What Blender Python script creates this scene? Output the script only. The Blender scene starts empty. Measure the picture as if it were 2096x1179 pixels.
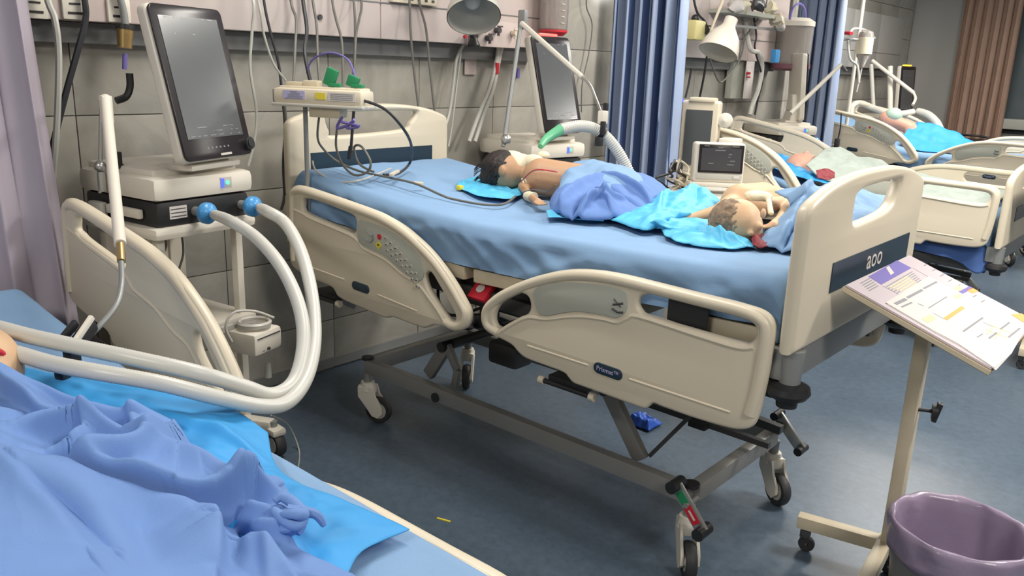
import bpy, bmesh, math, random
import numpy as np
from mathutils import Vector, Matrix, noise
random.seed(7)
C = bpy.context.scene.collection
S = bpy.context.scene
PI = math.pi

# ---------------------------------------------------------------- camera, world, lights, exposure
F = 1691.77; YAW, PIT, ROL = 2.28158872, 0.26374949, 0.03568388; EYE = Vector((0, 0, 1.6))
fw = Vector((math.cos(PIT)*math.cos(YAW), math.cos(PIT)*math.sin(YAW), -math.sin(PIT)))
rt = Vector((math.sin(YAW), -math.cos(YAW), 0)); up = rt.cross(fw)
rt = rt*math.cos(ROL) + up*math.sin(ROL); up = rt.cross(fw)
cam = bpy.data.cameras.new('camera'); cam.sensor_width = 36; cam.lens = F/2096*36; cam.clip_start = .05
co = bpy.data.objects.new('camera', cam); C.objects.link(co); S.camera = co
co.matrix_world = Matrix(((rt.x, up.x, -fw.x, 0), (rt.y, up.y, -fw.y, 0), (rt.z, up.z, -fw.z, 1.6), (0, 0, 0, 1)))
S.view_settings.view_transform = 'Standard'; S.view_settings.look = 'None'
S.view_settings.gamma = 1; S.view_settings.use_curve_mapping = False
S.view_settings.exposure = 0.0
w = bpy.data.worlds.new('world'); S.world = w; w.use_nodes = True
w.node_tree.nodes['Background'].inputs[0].default_value = (.62, .68, .8, 1)
w.node_tree.nodes['Background'].inputs[1].default_value = .25
LAMPS = [(.4, 4.2, 120), (-2.0, 2.0, 38), (-1.9, 4.6, 55), (-1.9, 8.2, 85), (1.6, 1.0, 70), (.6, 9.4, 90), (-.9, -1.5, 62)]  # last entry: unseen lamp on the camera side, added as frontal fill
for lx, ly, pw in LAMPS:
    l = bpy.data.lights.new('ceiling_lamp_light', 'AREA'); l.shape = 'RECTANGLE'; l.size = 1.15; l.size_y = .55
    l.energy = pw; l.color = (1.0, .955, .88)
    o = bpy.data.objects.new('ceiling_lamp_light', l); C.objects.link(o); o.location = (lx, ly, 2.93)

def ray(px, py): return rt*((px-1048)/F) + up*(-(py-589.5)/F) + fw
def P(px, py, x=None, y=None, z=None):
    """point of a real plane (x, y or z fixed, metres) measured in the photograph"""
    d = ray(px, py)
    t = (x-EYE.x)/d.x if x is not None else (y-EYE.y)/d.y if y is not None else (z-EYE.z)/d.z
    return EYE + d*t

# ---------------------------------------------------------------- materials
def mat(name, col, rough=.5, metal=0, var=.06, scale=8, bump=0, bscale=120, emit=0, trans=0, coat=0, spec=None, col2=None, alpha=1, sss=0):
    m = bpy.data.materials.new(name); m.use_nodes = True
    nt = m.node_tree; b = nt.nodes['Principled BSDF']
    b.inputs['Roughness'].default_value = rough; b.inputs['Metallic'].default_value = metal
    b.inputs['Transmission Weight'].default_value = trans; b.inputs['Coat Weight'].default_value = coat
    if spec is not None: b.inputs['Specular IOR Level'].default_value = spec
    b.inputs['Alpha'].default_value = alpha
    if sss:
        b.inputs['Subsurface Weight'].default_value = sss; b.inputs['Subsurface Scale'].default_value = .02
    tc = nt.nodes.new('ShaderNodeTexCoord')
    n = nt.nodes.new('ShaderNodeTexNoise'); n.inputs['Scale'].default_value = scale; n.inputs['Detail'].default_value = 4
    nt.links.new(tc.outputs['Object'], n.inputs['Vector'])
    mx = nt.nodes.new('ShaderNodeMix'); mx.data_type = 'RGBA'
    a = [max(0, c*(1-var)) for c in col]; c2 = col2 if col2 else [min(1, c*(1+var)) for c in col]
    mx.inputs[6].default_value = (*a, 1); mx.inputs[7].default_value = (*c2, 1)
    nt.links.new(n.outputs['Fac'], mx.inputs[0]); nt.links.new(mx.outputs[2], b.inputs['Base Color'])
    if bump:
        n2 = nt.nodes.new('ShaderNodeTexNoise'); n2.inputs['Scale'].default_value = bscale; n2.inputs['Detail'].default_value = 3
        nt.links.new(tc.outputs['Object'], n2.inputs['Vector'])
        bp = nt.nodes.new('ShaderNodeBump'); bp.inputs['Strength'].default_value = bump; bp.inputs['Distance'].default_value = .003
        nt.links.new(n2.outputs['Fac'], bp.inputs['Height']); nt.links.new(bp.outputs[0], b.inputs['Normal'])
    if emit:
        b.inputs['Emission Color'].default_value = (*col, 1); b.inputs['Emission Strength'].default_value = emit
    return m
M = dict(
    cream=mat('cream_plastic', (.66, .585, .455), .38, var=.04, scale=3),
    cream2=mat('cream_metal', (.60, .52, .38), .42, var=.14, scale=14),
    white=mat('white_plastic', (.72, .67, .58), .35, var=.04, scale=4),
    palegrey=mat('pale_grey_plastic', (.50, .48, .43), .4),
    inset=mat('grey_green_membrane', (.43, .44, .38), .35, var=.03),
    navy=mat('navy_label', (.016, .036, .058), .35, var=.15),
    black=mat('black_plastic', (.018, .018, .02), .42),
    rubber=mat('black_rubber', (.03, .03, .033), .6),
    dark=mat('dark_grey_metal', (.07, .07, .072), .45, metal=.3),
    steel=mat('painted_grey_steel', (.29, .285, .27), .38, metal=.35, var=.1),
    bracket=mat('grey_bracket_paint', (.27, .275, .27), .42, metal=.2, var=.05),
    silver=mat('bright_metal', (.62, .61, .58), .28, metal=.9),
    brass=mat('brass', (.55, .38, .16), .35, metal=.8),
    red=mat('red_plastic', (.55, .018, .035), .4),
    green=mat('green_plastic', (.02, .22, .09), .45),
    yellow=mat('yellow_sticker', (.72, .60, .05), .5),
    orange=mat('orange_print', (.85, .34, .06), .6),
    sheet=mat('light_blue_sheet', (.20, .335, .53), .8, var=.07, scale=5, bump=.25, bscale=500),
    blanket=mat('periwinkle_cotton', (.150, .268, .56), .85, var=.07, scale=6, bump=.25, bscale=600),
    blanket2=mat('deep_periwinkle_cotton', (.12, .22, .50), .85, var=.08, scale=6, bump=.25, bscale=600),
    pad=mat('azure_plastic_drape', (.035, .30, .66), .62, var=.15, scale=7, bump=.2, bscale=60),
    cyan=mat('cyan_disposable_drape', (.09, .46, .72), .55, var=.16, scale=16, bump=.3, bscale=150),
    quilt=mat('pale_floral_quilt', (.38, .43, .39), .9, var=.22, scale=22, bump=.4, bscale=80),
    mauve=mat('mauve_grey_curtain', (.42, .37, .43), .55, var=.1, scale=5),
    bcurt=mat('blue_grey_curtain', (.31, .38, .54), .7, var=.1, scale=5, bump=.2),
    brcurt=mat('brown_curtain', (.36, .235, .175), .8, var=.15, scale=5),
    navyc=mat('navy_stripe_cloth', (.035, .065, .17), .8),
    skin1=mat('brown_skin', (.46, .27, .155), .55, var=.12, scale=10, sss=.05),
    skin2=mat('light_tan_skin', (.62, .40, .235), .55, var=.08, scale=12, sss=.05),
    skin3=mat('pink_skin', (.62, .33, .24), .55, var=.1, scale=12, sss=.05),
    hair=mat('dark_hair', (.022, .014, .012), .6, bump=1, bscale=90),
    hair2=mat('short_brown_hair', (.26, .18, .12), .8, var=.4, scale=60, bump=.6, bscale=200),
    gauze=mat('white_gauze', (.76, .68, .50), .9, bump=.5, bscale=200),
    blood=mat('dark_red_cloth', (.20, .015, .025), .7, var=.3, scale=30),
    hose=mat('translucent_white_hose', (.60, .59, .54), .36, trans=.08, var=.03),
    tube=mat('clear_tube', (.62, .62, .56), .25, trans=.35),
    cable=mat('grey_cable', (.13, .125, .11), .5),
    cable2=mat('black_cable', (.025, .025, .03), .5),
    filt=mat('blue_filter_plastic', (.07, .32, .68), .28, trans=.15),
    screen=mat('dark_glass_screen', (.085, .09, .095), .2, var=.25, scale=2.2, spec=.5, coat=.1),
    screen2=mat('monitor_screen', (.055, .055, .062), .22, var=.2),
    bezel=mat('black_glossy_bezel', (.018, .014, .016), .22, var=.05),
    trace=mat('faint_screen_print', (.22, .22, .23), .3),
    glass=mat('clear_plastic_jar', (.75, .70, .66), .12, trans=.75, var=.02),
    paper=mat('lilac_paper', (.54, .47, .50), .85, var=.06, scale=6),
    paper2=mat('white_paper', (.63, .585, .56), .85, var=.03),
    violet=mat('violet_print', (.17, .14, .42), .8),
    ink=mat('grey_ink', (.25, .25, .27), .8),
    inky=mat('yellow_ink', (.64, .59, .36), .8),
    wood=mat('worn_board_edge', (.34, .23, .11), .6, var=.3, scale=30),
    bin=mat('grey_bin_plastic', (.16, .165, .17), .45),
    liner=mat('lilac_bin_liner', (.30, .235, .34), .32, var=.12, scale=10, bump=.5, bscale=40, coat=.2),
    lavender=mat('pale_lilac_print', (.42, .40, .62), .8),
    panel=mat('glow_tinted_enamel', (.56, .53, .50), .35, var=.08, scale=1.6, col2=(.62, .48, .455)),  # pinkish second tone stands in for reddish light reflected on the panel
    strip=mat('grey_trim', (.17, .17, .17), .45),
    ceil=mat('ceiling_paint', (.7, .7, .68), .9),
    wallp=mat('grey_wall_paint', (.44, .43, .41), .6, var=.08, scale=1.5, bump=.15, bscale=20),
    redglow=mat('red_alarm_lamp', (1, .10, .08), .4, emit=1.6),
    orglow=mat('orange_alarm_lamp', (1, .45, .03), .4, emit=2.0),
    blueglow=mat('blue_indicator', (.06, .10, .9), .4, emit=1.3),
    greenglow=mat('green_indicator', (.1, .8, .4), .4, emit=1.1),
    lampglow=mat('ceiling_lamp_diffuser', (1, .95, .88), .5, emit=3),
)
def tile_mat():
    m = mat('stone_tile', (.30, .275, .23), .24, var=.12, scale=2.6, col2=(.50, .485, .44), spec=.5)
    nt = m.node_tree; oi = nt.nodes.new('ShaderNodeObjectInfo'); b = nt.nodes['Principled BSDF']
    n = [x for x in nt.nodes if x.type == 'TEX_NOISE'][0]; n.inputs['Detail'].default_value = 8; n.inputs['Distortion'].default_value = 2.2; n.inputs['Roughness'].default_value = .62
    tc = [x for x in nt.nodes if x.type == 'TEX_COORD'][0]
    vm = nt.nodes.new('ShaderNodeVectorMath'); vm.operation = 'ADD'
    nt.links.new(tc.outputs['Object'], vm.inputs[0]); mu = nt.nodes.new('ShaderNodeMath'); mu.operation = 'MULTIPLY'; mu.inputs[1].default_value = 37
    nt.links.new(oi.outputs['Random'], mu.inputs[0]); nt.links.new(mu.outputs[0], vm.inputs[1]); nt.links.new(vm.outputs[0], n.inputs['Vector'])
    return m
M['tile'] = tile_mat()
def floor_mat():
    m = mat('blue_vinyl', (.060, .085, .118), .34, var=.2, scale=1.3, col2=(.105, .148, .20), spec=.45)
    nt = m.node_tree; b = nt.nodes['Principled BSDF']; tc = [x for x in nt.nodes if x.type == 'TEX_COORD'][0]
    v = nt.nodes.new('ShaderNodeTexNoise'); v.inputs['Scale'].default_value = 26; v.inputs['Detail'].default_value = 8; v.inputs['Roughness'].default_value = .7
    nt.links.new(tc.outputs['Object'], v.inputs['Vector'])
    mx = nt.nodes.new('ShaderNodeMix'); mx.data_type = 'RGBA'; mx.blend_type = 'OVERLAY'; mx.inputs[0].default_value = .55
    old = b.inputs['Base Color'].links[0].from_socket
    nt.links.new(old, mx.inputs[6]); nt.links.new(v.outputs['Fac'], mx.inputs[7]); nt.links.new(mx.outputs[2], b.inputs['Base Color'])
    return m
M['floor'] = floor_mat()

# ---------------------------------------------------------------- mesh helpers
def finish(bm, name, ang=38):
    bmesh.ops.recalc_face_normals(bm, faces=bm.faces)
    for f in bm.faces: f.smooth = True
    for e in bm.edges:
        if len(e.link_faces) == 2 and e.calc_face_angle(0) > math.radians(ang): e.smooth = False
    me = bpy.data.meshes.new(name); bm.to_mesh(me); bm.free(); return me
def rotm(rz=0, ry=0, rx=0): return Matrix.Rotation(rz, 4, 'Z') @ Matrix.Rotation(ry, 4, 'Y') @ Matrix.Rotation(rx, 4, 'X')
class B:
    def __init__(s): s.bm = bmesh.new()
    def box(s, c, d, R=None, bev=0):
        t = bmesh.new(); bmesh.ops.create_cube(t, size=1, matrix=Matrix.Diagonal((*d, 1)))
        if bev: bmesh.ops.bevel(t, geom=t.edges[:], offset=min(bev, min(d)*.45), segments=2, profile=.6, affect='EDGES')
        t.transform(Matrix.Translation(Vector(c)) @ (R if R else Matrix()))
        s.merge(t); return s
    def merge(s, t):
        me = bpy.data.meshes.new('t'); t.to_mesh(me); t.free(); s.bm.from_mesh(me); bpy.data.meshes.remove(me)
    def bar(s, a, b, wd, ht, bev=0):
        a, b = Vector(a), Vector(b); d = b-a; L = d.length; x = d.normalized()
        z = Vector((0, 0, 1)); y = z.cross(x)
        if y.length < 1e-3: y = Vector((0, 1, 0))
        y.normalize(); z = x.cross(y)
        R = Matrix((x, y, z)).transposed().to_4x4()
        return s.box((a+b)/2, (L, wd, ht), R, bev)
    def cyl(s, a, b, r0, r1=None, seg=20):
        a, b = Vector(a), Vector(b); d = b-a; r1 = r0 if r1 is None else r1
        t = bmesh.new(); bmesh.ops.create_cone(t, cap_ends=True, segments=seg, radius1=r0, radius2=r1, depth=d.length)
        t.transform(Matrix.Translation((a+b)/2) @ d.to_track_quat('Z', 'Y').to_matrix().to_4x4()); s.merge(t); return s
    def sph(s, c, r, R=None, seg=20):
        t = bmesh.new(); bmesh.ops.create_uvsphere(t, u_segments=seg, v_segments=seg//2+2, radius=1)
        rr = (r, r, r) if isinstance(r, (int, float)) else r
        t.transform(Matrix.Translation(Vector(c)) @ (R if R else Matrix()) @ Matrix.Diagonal((*rr, 1))); s.merge(t); return s
    def tube(s, pts, r, seg=10, smooth=True, n=6, ring=0, pitch=.012, cap=True):
        pts = [Vector(p) for p in pts]
        if smooth and len(pts) > 2: pts = cr(pts, n)
        if ring:
            pts = even(pts, pitch/2); rad = [r*(1+ring*(1 if i % 2 else -1)) for i in range(len(pts))]
        else: rad = [r]*len(pts) if isinstance(r, (int, float)) else list(np.interp(np.linspace(0, 1, len(pts)), np.linspace(0, 1, len(r)), r))
        prev = None; rings = []
        for i, p in enumerate(pts):
            d = (pts[min(i+1, len(pts)-1)]-pts[max(i-1, 0)])
            d = d.normalized() if d.length > 1e-9 else Vector((0, 0, 1))
            if prev is None:
                nrm = d.orthogonal().normalized()
            else:
                nrm = prev-d*prev.dot(d); nrm = nrm.normalized() if nrm.length > 1e-6 else d.orthogonal().normalized()
            prev = nrm; bn = d.cross(nrm)
            rings.append([s.bm.verts.new(p+(nrm*math.cos(2*PI*k/seg)+bn*math.sin(2*PI*k/seg))*rad[i]) for k in range(seg)])
        for a, b in zip(rings, rings[1:]):
            for k in range(seg): s.bm.faces.new((a[k], a[(k+1) % seg], b[(k+1) % seg], b[k]))
        if cap: s.bm.faces.new(rings[0][::-1]); s.bm.faces.new(rings[-1])
        return s
    def lathe(s, prof, c=(0, 0, 0), R=None, seg=32, close=False):
        mt = Matrix.Translation(Vector(c)) @ (R if R else Matrix()); rings = []
        for r, z in prof: rings.append([s.bm.verts.new(mt @ Vector((max(r, 1e-4)*math.cos(2*PI*k/seg), max(r, 1e-4)*math.sin(2*PI*k/seg), z))) for k in range(seg)])
        pr = list(zip(rings, rings[1:])) + ([(rings[-1], rings[0])] if close else [])
        for a, b in pr:
            for k in range(seg): s.bm.faces.new((a[k], a[(k+1) % seg], b[(k+1) % seg], b[k]))
        return s
    def prism(s, poly, h, mt=None):
        """poly in local XY, extruded along local Z from 0 to h"""
        mt = mt or Matrix(); a = [s.bm.verts.new(mt @ Vector((x, y, 0))) for x, y in poly]; b = [s.bm.verts.new(mt @ Vector((x, y, h))) for x, y in poly]
        s.bm.faces.new(a[::-1]); s.bm.faces.new(b); n = len(poly)
        for k in range(n): s.bm.faces.new((a[k], a[(k+1) % n], b[(k+1) % n], b[k]))
        return s
    def mesh(s, name, ang=38): return finish(s.bm, name, ang)
def cr(pts, n=6):
    out = []; N = len(pts)
    for i in range(N-1):
        p0, p1, p2, p3 = pts[max(i-1, 0)], pts[i], pts[i+1], pts[min(i+2, N-1)]
        for k in range(n):
            t = k/n; out.append(.5*((2*p1)+(p2-p0)*t+(2*p0-5*p1+4*p2-p3)*t*t+(3*p1-p0-3*p2+p3)*t**3))
    out.append(pts[-1]); return out
def even(pts, st):
    d = [0]
    for a, b in zip(pts, pts[1:]): d.append(d[-1]+(b-a).length)
    n = max(2, int(d[-1]/st)); q = np.linspace(0, d[-1], n)
    A = np.array([tuple(p) for p in pts]); return [Vector((np.interp(t, d, A[:, 0]), np.interp(t, d, A[:, 1]), np.interp(t, d, A[:, 2]))) for t in q]
def obj(name, me, m, parent=None, kind=None, loc=None, R=None):
    if isinstance(me, B): me = me.mesh(name)
    elif isinstance(me, bmesh.types.BMesh): me = finish(me, name)
    if m is not None and not me.materials: me.materials.append(m)
    o = bpy.data.objects.new(name, me); C.objects.link(o)
    if parent:
        o.parent = parent
        if loc is None and R is None: o.matrix_basis = world(parent).inverted()
    if R is not None: o.matrix_basis = R
    if loc is not None: o.location = loc
    if kind: o['kind'] = kind
    return o
def world(o):
    mt = o.matrix_basis.copy()
    while o.parent: o = o.parent; mt = o.matrix_basis @ mt
    return mt
def tag(o, label, cat, group=None):
    o['label'] = label; o['category'] = cat
    if group: o['group'] = group
    return o
def thing(name, label, cat, loc=(0, 0, 0), rz=0, group=None):
    o = bpy.data.objects.new(name, None); C.objects.link(o); o.empty_display_size = .05
    o.matrix_basis = Matrix.Translation(Vector(loc)) @ Matrix.Rotation(rz, 4, 'Z')
    return tag(o, label, cat, group)
def dup(o, parent=None):
    c = o.copy(); C.objects.link(c)
    if parent is not None: c.parent = parent
    for ch in list(o.children): dup(ch, c)
    return c
def smooth2(pts, n=4, closed=True):
    P3 = [Vector((a, b, 0)) for a, b in pts]; N = len(P3); out = []
    for i in range(N):
        p0, p1, p2, p3 = P3[(i-1) % N], P3[i], P3[(i+1) % N], P3[(i+2) % N]
        for k in range(n):
            t = k/n; q = .5*((2*p1)+(p2-p0)*t+(2*p0-5*p1+4*p2-p3)*t*t+(3*p1-p0-3*p2+p3)*t**3); out.append((q.x, q.y))
    return out
def plate(name, outer, holes, th, bev, mt, sm=True):
    """bevelled plate with holes; outline in XY, mapped by mt"""
    cu = bpy.data.curves.new(name, 'CURVE'); cu.dimensions = '2D'; cu.fill_mode = 'BOTH'
    cu.extrude = max(1e-4, th/2-bev); cu.bevel_depth = bev; cu.bevel_resolution = 2; cu.offset = -bev
    for ring in [outer]+holes:
        r = smooth2(ring) if sm else ring
        sp = cu.splines.new('POLY'); sp.points.add(len(r)-1); sp.use_cyclic_u = True
        for i, (a, b) in enumerate(r): sp.points[i].co = (a, b, 0, 1)
    t = bpy.data.objects.new('t', cu); C.objects.link(t)
    me = bpy.data.meshes.new_from_object(t.evaluated_get(bpy.context.evaluated_depsgraph_get()))
    bpy.data.objects.remove(t); bpy.data.curves.remove(cu)
    bm = bmesh.new(); bm.from_mesh(me); bpy.data.meshes.remove(me)
    bmesh.ops.remove_doubles(bm, verts=bm.verts, dist=1e-5); bm.transform(mt)
    return finish(bm, name, 50)
XZ = Matrix(((1, 0, 0, 0), (0, 0, -1, 0), (0, 1, 0, 0), (0, 0, 0, 1)))      # local XY -> world XZ (faces -y)
YZ = Matrix(((0, 0, 1, 0), (1, 0, 0, 0), (0, 1, 0, 0), (0, 0, 0, 1)))       # local XY -> world YZ (faces +x)
def text(s, size, mt, m, parent, name='lettering', ext=.0006, sx=1):
    cu = bpy.data.curves.new(name, 'FONT'); cu.body = s; cu.size = size; cu.extrude = ext; cu.align_x = 'CENTER'; cu.align_y = 'CENTER'; cu.resolution_u = 2
    t = bpy.data.objects.new('t', cu); C.objects.link(t)
    me = bpy.data.meshes.new_from_object(t.evaluated_get(bpy.context.evaluated_depsgraph_get()))
    bpy.data.objects.remove(t); bpy.data.curves.remove(cu)
    bm = bmesh.new(); bm.from_mesh(me); bpy.data.meshes.remove(me); bm.transform(mt @ Matrix.Diagonal((sx, 1, 1, 1)))
    return obj(name, finish(bm, name), m, parent)
def rrect(w_, h_, r, n=4):
    out = []
    for cx, cy, a0 in ((w_/2-r, h_/2-r, 0), (-w_/2+r, h_/2-r, 90), (-w_/2+r, -h_/2+r, 180), (w_/2-r, -h_/2+r, 270)):
        for k in range(n+1):
            a = math.radians(a0+90*k/n); out.append((cx+r*math.cos(a), cy+r*math.sin(a)))
    return out

# ---- cloth: a Coons patch between four edge lines with folds laid over a base height
def resample(pl, n):
    A = np.array([tuple(p) for p in pl], float); d = np.r_[0, np.cumsum(np.linalg.norm(np.diff(A, axis=0), axis=1))]
    q = np.linspace(0, d[-1], n); return np.stack([np.interp(q, d, A[:, i]) for i in range(A.shape[1])], 1)
def sm(pl, n=5): return [tuple(v) for v in cr([Vector((*p, 0)) if len(p) == 2 else Vector(p) for p in pl], n)]
def coons(top, bot, left, right, nu, nv):
    T, Bo, L, Rr = resample(top, nu), resample(bot, nu), resample(left, nv), resample(right, nv)
    u = np.linspace(0, 1, nu)[None, :, None]; v = np.linspace(0, 1, nv)[:, None, None]
    X = (1-v)*T[None]+v*Bo[None]+(1-u)*L[:, None]+u*Rr[:, None]-((1-u)*(1-v)*T[0]+u*(1-v)*T[-1]+(1-u)*v*Bo[0]+u*v*Bo[-1])
    return X
def seg_dist(X, Y, pl):
    """signed distance to a polyline and its fraction along"""
    best = np.full(X.shape, 1e9); sg = np.ones(X.shape); fr = np.zeros(X.shape); NX = np.zeros(X.shape); NYy = np.zeros(X.shape); tot = sum(math.dist(a, b) for a, b in zip(pl, pl[1:])); acc = 0
    for a, b in zip(pl, pl[1:]):
        dx, dy = b[0]-a[0], b[1]-a[1]; L2 = dx*dx+dy*dy+1e-12
        t = np.clip(((X-a[0])*dx+(Y-a[1])*dy)/L2, 0, 1); qx, qy = a[0]+t*dx, a[1]+t*dy
        d = np.hypot(X-qx, Y-qy); s_ = np.sign((X-a[0])*dy-(Y-a[1])*dx); k = d < best
        best[k] = d[k]; sg[k] = s_[k]; NX[k] = dy/math.sqrt(L2); NYy[k] = -dx/math.sqrt(L2); fr[k] = ((acc+t*math.sqrt(L2))/tot)[k]; acc += math.sqrt(L2)
    return best*sg, fr, NX, NYy
def folds(X, Y, H, fl):
    """crests: (line, height, width left of it, width right of it[, lean to the right])"""
    SX = np.zeros(X.shape); SY = np.zeros(X.shape)
    for f in fl:
        pl, h, wl, wr = f[:4]; lean = f[4] if len(f) > 4 else 0
        d, fr, nx, ny = seg_dist(X, Y, sm(pl, 4) if len(pl) > 2 else pl)
        wd = np.where(d > 0, wr, wl); env = np.sin(np.clip(fr, 0.0, 1)*PI*.86+.22)**.6
        k = env*np.exp(-np.abs(d/wd)**1.6); H = H + h*k
        if lean: SX += lean*k*nx; SY += lean*k*ny
    return H, SX, SY
def npnoise(X, Y, sc, seed=0, oct=3):
    out = np.empty(X.shape); it = np.nditer(X, flags=['multi_index'])
    for v in it: out[it.multi_index] = noise.fractal(Vector((float(v)*sc, float(Y[it.multi_index])*sc, seed*7.7)), .6, 2.0, oct)
    return out
def cloth(name, top, bot, left, right, base, m, nu=90, nv=60, fl=(), nz=.008, nsc=9, th=.003, parent=None, edge=0, seed=1, crease=0, csc=6, dome=0):
    G = coons(top, bot, left, right, nu, nv); X, Y = G[..., 0], G[..., 1]
    Z = base(X, Y) if callable(base) else G[..., 2]+base
    H, SX, SY = folds(X, Y, np.zeros(X.shape), fl)
    _e = np.minimum(np.minimum(np.linspace(0, 1, nu)[None, :], 1-np.linspace(0, 1, nu)[None, :])*nu, np.minimum(np.linspace(0, 1, nv)[:, None], 1-np.linspace(0, 1, nv)[:, None])*nv)
    H = H*(.25+.75*np.clip(_e/10, 0, 1))
    u = np.linspace(0, 1, nu)[None, :]; v = np.linspace(0, 1, nv)[:, None]
    e = np.minimum(np.minimum(u, 1-u)*nu, np.minimum(v, 1-v)*nv); ef = np.clip(e/7, 0, 1)
    if nu > 250:
        for _ in range(3): H[1:-1, 1:-1] = (H[1:-1, 1:-1]*4+H[:-2, 1:-1]+H[2:, 1:-1]+H[1:-1, :-2]+H[1:-1, 2:])/8
    Z = Z + H + nz*npnoise(X, Y, nsc, seed)*(.25+.75*ef)
    if crease: Z = Z + crease*(1-np.abs(npnoise(X, Y, csc, seed+5, 2))*2.2)*(.15+.85*ef)
    if dome: Z = Z + dome*np.clip(np.sin(np.pi*u)*np.sin(np.pi*v), 0, 1)**.5
    X = X+SX*ef; Y = Y+SY*ef
    Z = Z - edge*(1-ef)
    bm = bmesh.new(); V = [[bm.verts.new((float(X[j, i]), float(Y[j, i]), float(Z[j, i]))) for i in range(nu)] for j in range(nv)]
    for j in range(nv-1):
        for i in range(nu-1): bm.faces.new((V[j][i], V[j][i+1], V[j+1][i+1], V[j+1][i]))
    me = finish(bm, name, 180); o = obj(name, me, m, parent)
    sd = o.modifiers.new('thickness', 'SOLIDIFY'); sd.thickness = th; sd.offset = 1
    return o
def curtain(name, pts, ztop, zbot, nf, amp, m, label, flare=1.0, lean=0, m2=None, seed=1, group=None, narrow=None, stripes=0):
    """hanging pleated cloth along a floor line pts; flare widens folds to the hem"""
    a, b = Vector(pts[0]), Vector(pts[1]); d = b-a; L = d.length; x = d.normalized(); nrm = Vector((-x.y, x.x, 0))
    nu = nf*14; nv = 26; bm = bmesh.new(); V = []
    rnd = random.Random(seed); ph = [rnd.uniform(-.5, .5) for _ in range(nf+2)]; am = [rnd.uniform(.6, 1.25) for _ in range(nf+2)]
    for j in range(nv+1):
        t = j/nv; z = ztop+(zbot-ztop)*t; row = []
        for i in range(nu+1):
            s_ = i/nu; k = s_*nf; ki = int(k)
            A = amp*(am[ki]*(1-(k-ki))+am[ki+1]*(k-ki))*(.75+.35*t)
            off = A*math.sin(2*PI*k+ph[ki]*(1-(k-ki))+ph[ki+1]*(k-ki)+.5*math.sin(3*t+ki))+.25*amp*math.sin(4*PI*k+2*t)
            ss = s_*(1 if narrow is None else 1+(narrow-1)*t)+lean*t/L
            p = a+x*(ss*L+.3*amp*math.sin(4*PI*k+1))+nrm*off; row.append(bm.verts.new((p.x, p.y, z)))
        V.append(row)
    for j in range(nv):
        for i in range(nu): bm.faces.new((V[j][i], V[j][i+1], V[j+1][i+1], V[j+1][i]))
    me = finish(bm, name, 180); me.materials.append(m)
    if m2:
        me.materials.append(m2)
        for idx, f in enumerate(me.polygons):
            i = idx % nu
            if (i % stripes) in (0, 1): f.material_index = 1
    o = obj(name, me, None); sd = o.modifiers.new('thickness', 'SOLIDIFY'); sd.thickness = .002
    return tag(o, label, 'curtain', group)

# ---- figures: tapered capsules and ellipsoids fused into one continuous skin
def fig(name, caps, ells, m, parent, vox=.006, sub=6):
    b = B()
    for p0, p1, r0, r1 in caps:
        p0, p1 = Vector(p0), Vector(p1)
        if (p1-p0).length > 1e-4: b.cyl(p0, p1, r0, r1, 16)
        b.sph(p0, r0, seg=16); b.sph(p1, r1, seg=16)
    for c, r, R in ells: b.sph(c, r, R, 24)
    me = finish(b.bm, name); t = bpy.data.objects.new('t', me); C.objects.link(t)
    r = t.modifiers.new('r', 'REMESH'); r.mode = 'VOXEL'; r.voxel_size = vox; r.use_smooth_shade = True
    s_ = t.modifiers.new('s', 'SMOOTH'); s_.factor = .5; s_.iterations = sub
    m2 = bpy.data.meshes.new_from_object(t.evaluated_get(bpy.context.evaluated_depsgraph_get())); bpy.data.objects.remove(t)
    m2.materials.clear(); m2.materials.append(m)
    if 'hair' in name:
        for v in m2.vertices: v.co += v.normal*noise.fractal(v.co*55, .7, 2, 3)*(.006 if m.name.startswith('short') else .003)
    return obj(name, m2, None, parent)
# ---------------------------------------------------------------- room shell
WX, EY = -3.43, 11.6
fl = obj('floor', B().box((.3, 4.2, -.03), (7.6, 15.2, .06)), M['floor'], kind='structure')
obj('ceiling', B().box((.3, 4.2, 3.03), (7.6, 15.2, .06)), M['ceil'], kind='structure')
wl = obj('wall_back', B().box((WX-.06, 4.2, 1.5), (.1, 15.2, 3)), M['strip'], kind='structure')
obj('wall_right', B().box((4.1, 4.2, 1.5), (.1, 15.2, 3)), M['wallp'], kind='structure')
obj('wall_left', B().box((.3, -3.4, 1.5), (7.6, .1, 3)), M['wallp'], kind='structure')
# end wall with a window opening behind the brown curtain
we = B(); we.box((-2.95, EY+.05, 1.5), (1.1, .1, 3)); we.box((2.9, EY+.05, 1.5), (2.4, .1, 3)); we.box((-.35, EY+.05, .5), (4.1, .1, 1.0)); we.box((-.35, EY+.05, 2.75), (4.1, .1, .5))
obj('wall_end', we, M['wallp'], kind='structure')
wf = B()
for x in (-2.37, -1.0, .35, 1.67): wf.box((x, EY+.04, 1.75), (.06, .07, 1.5))
for z in (1.02, 2.48): wf.box((-.35, EY+.04, z), (4.1, .07, .06))
o = obj('window_1', wf, M['dark'], kind='structure')
gl = obj('pane', B().box((-.35, EY+.05, 1.75), (4.0, .01, 1.44)), mat('night_window_glass', (.10, .12, .13), .12, spec=.7), o)
obj('trim_1', B().box((-.3, EY-.07, 1.12), (4.1, .16, .12), bev=.01), mat('window_sill', (.42, .42, .38), .5), kind='structure')
obj('trim_2', B().box((-.3, EY-.06, 2.62), (4.2, .10, .16)), M['dark'], kind='structure')
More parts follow.
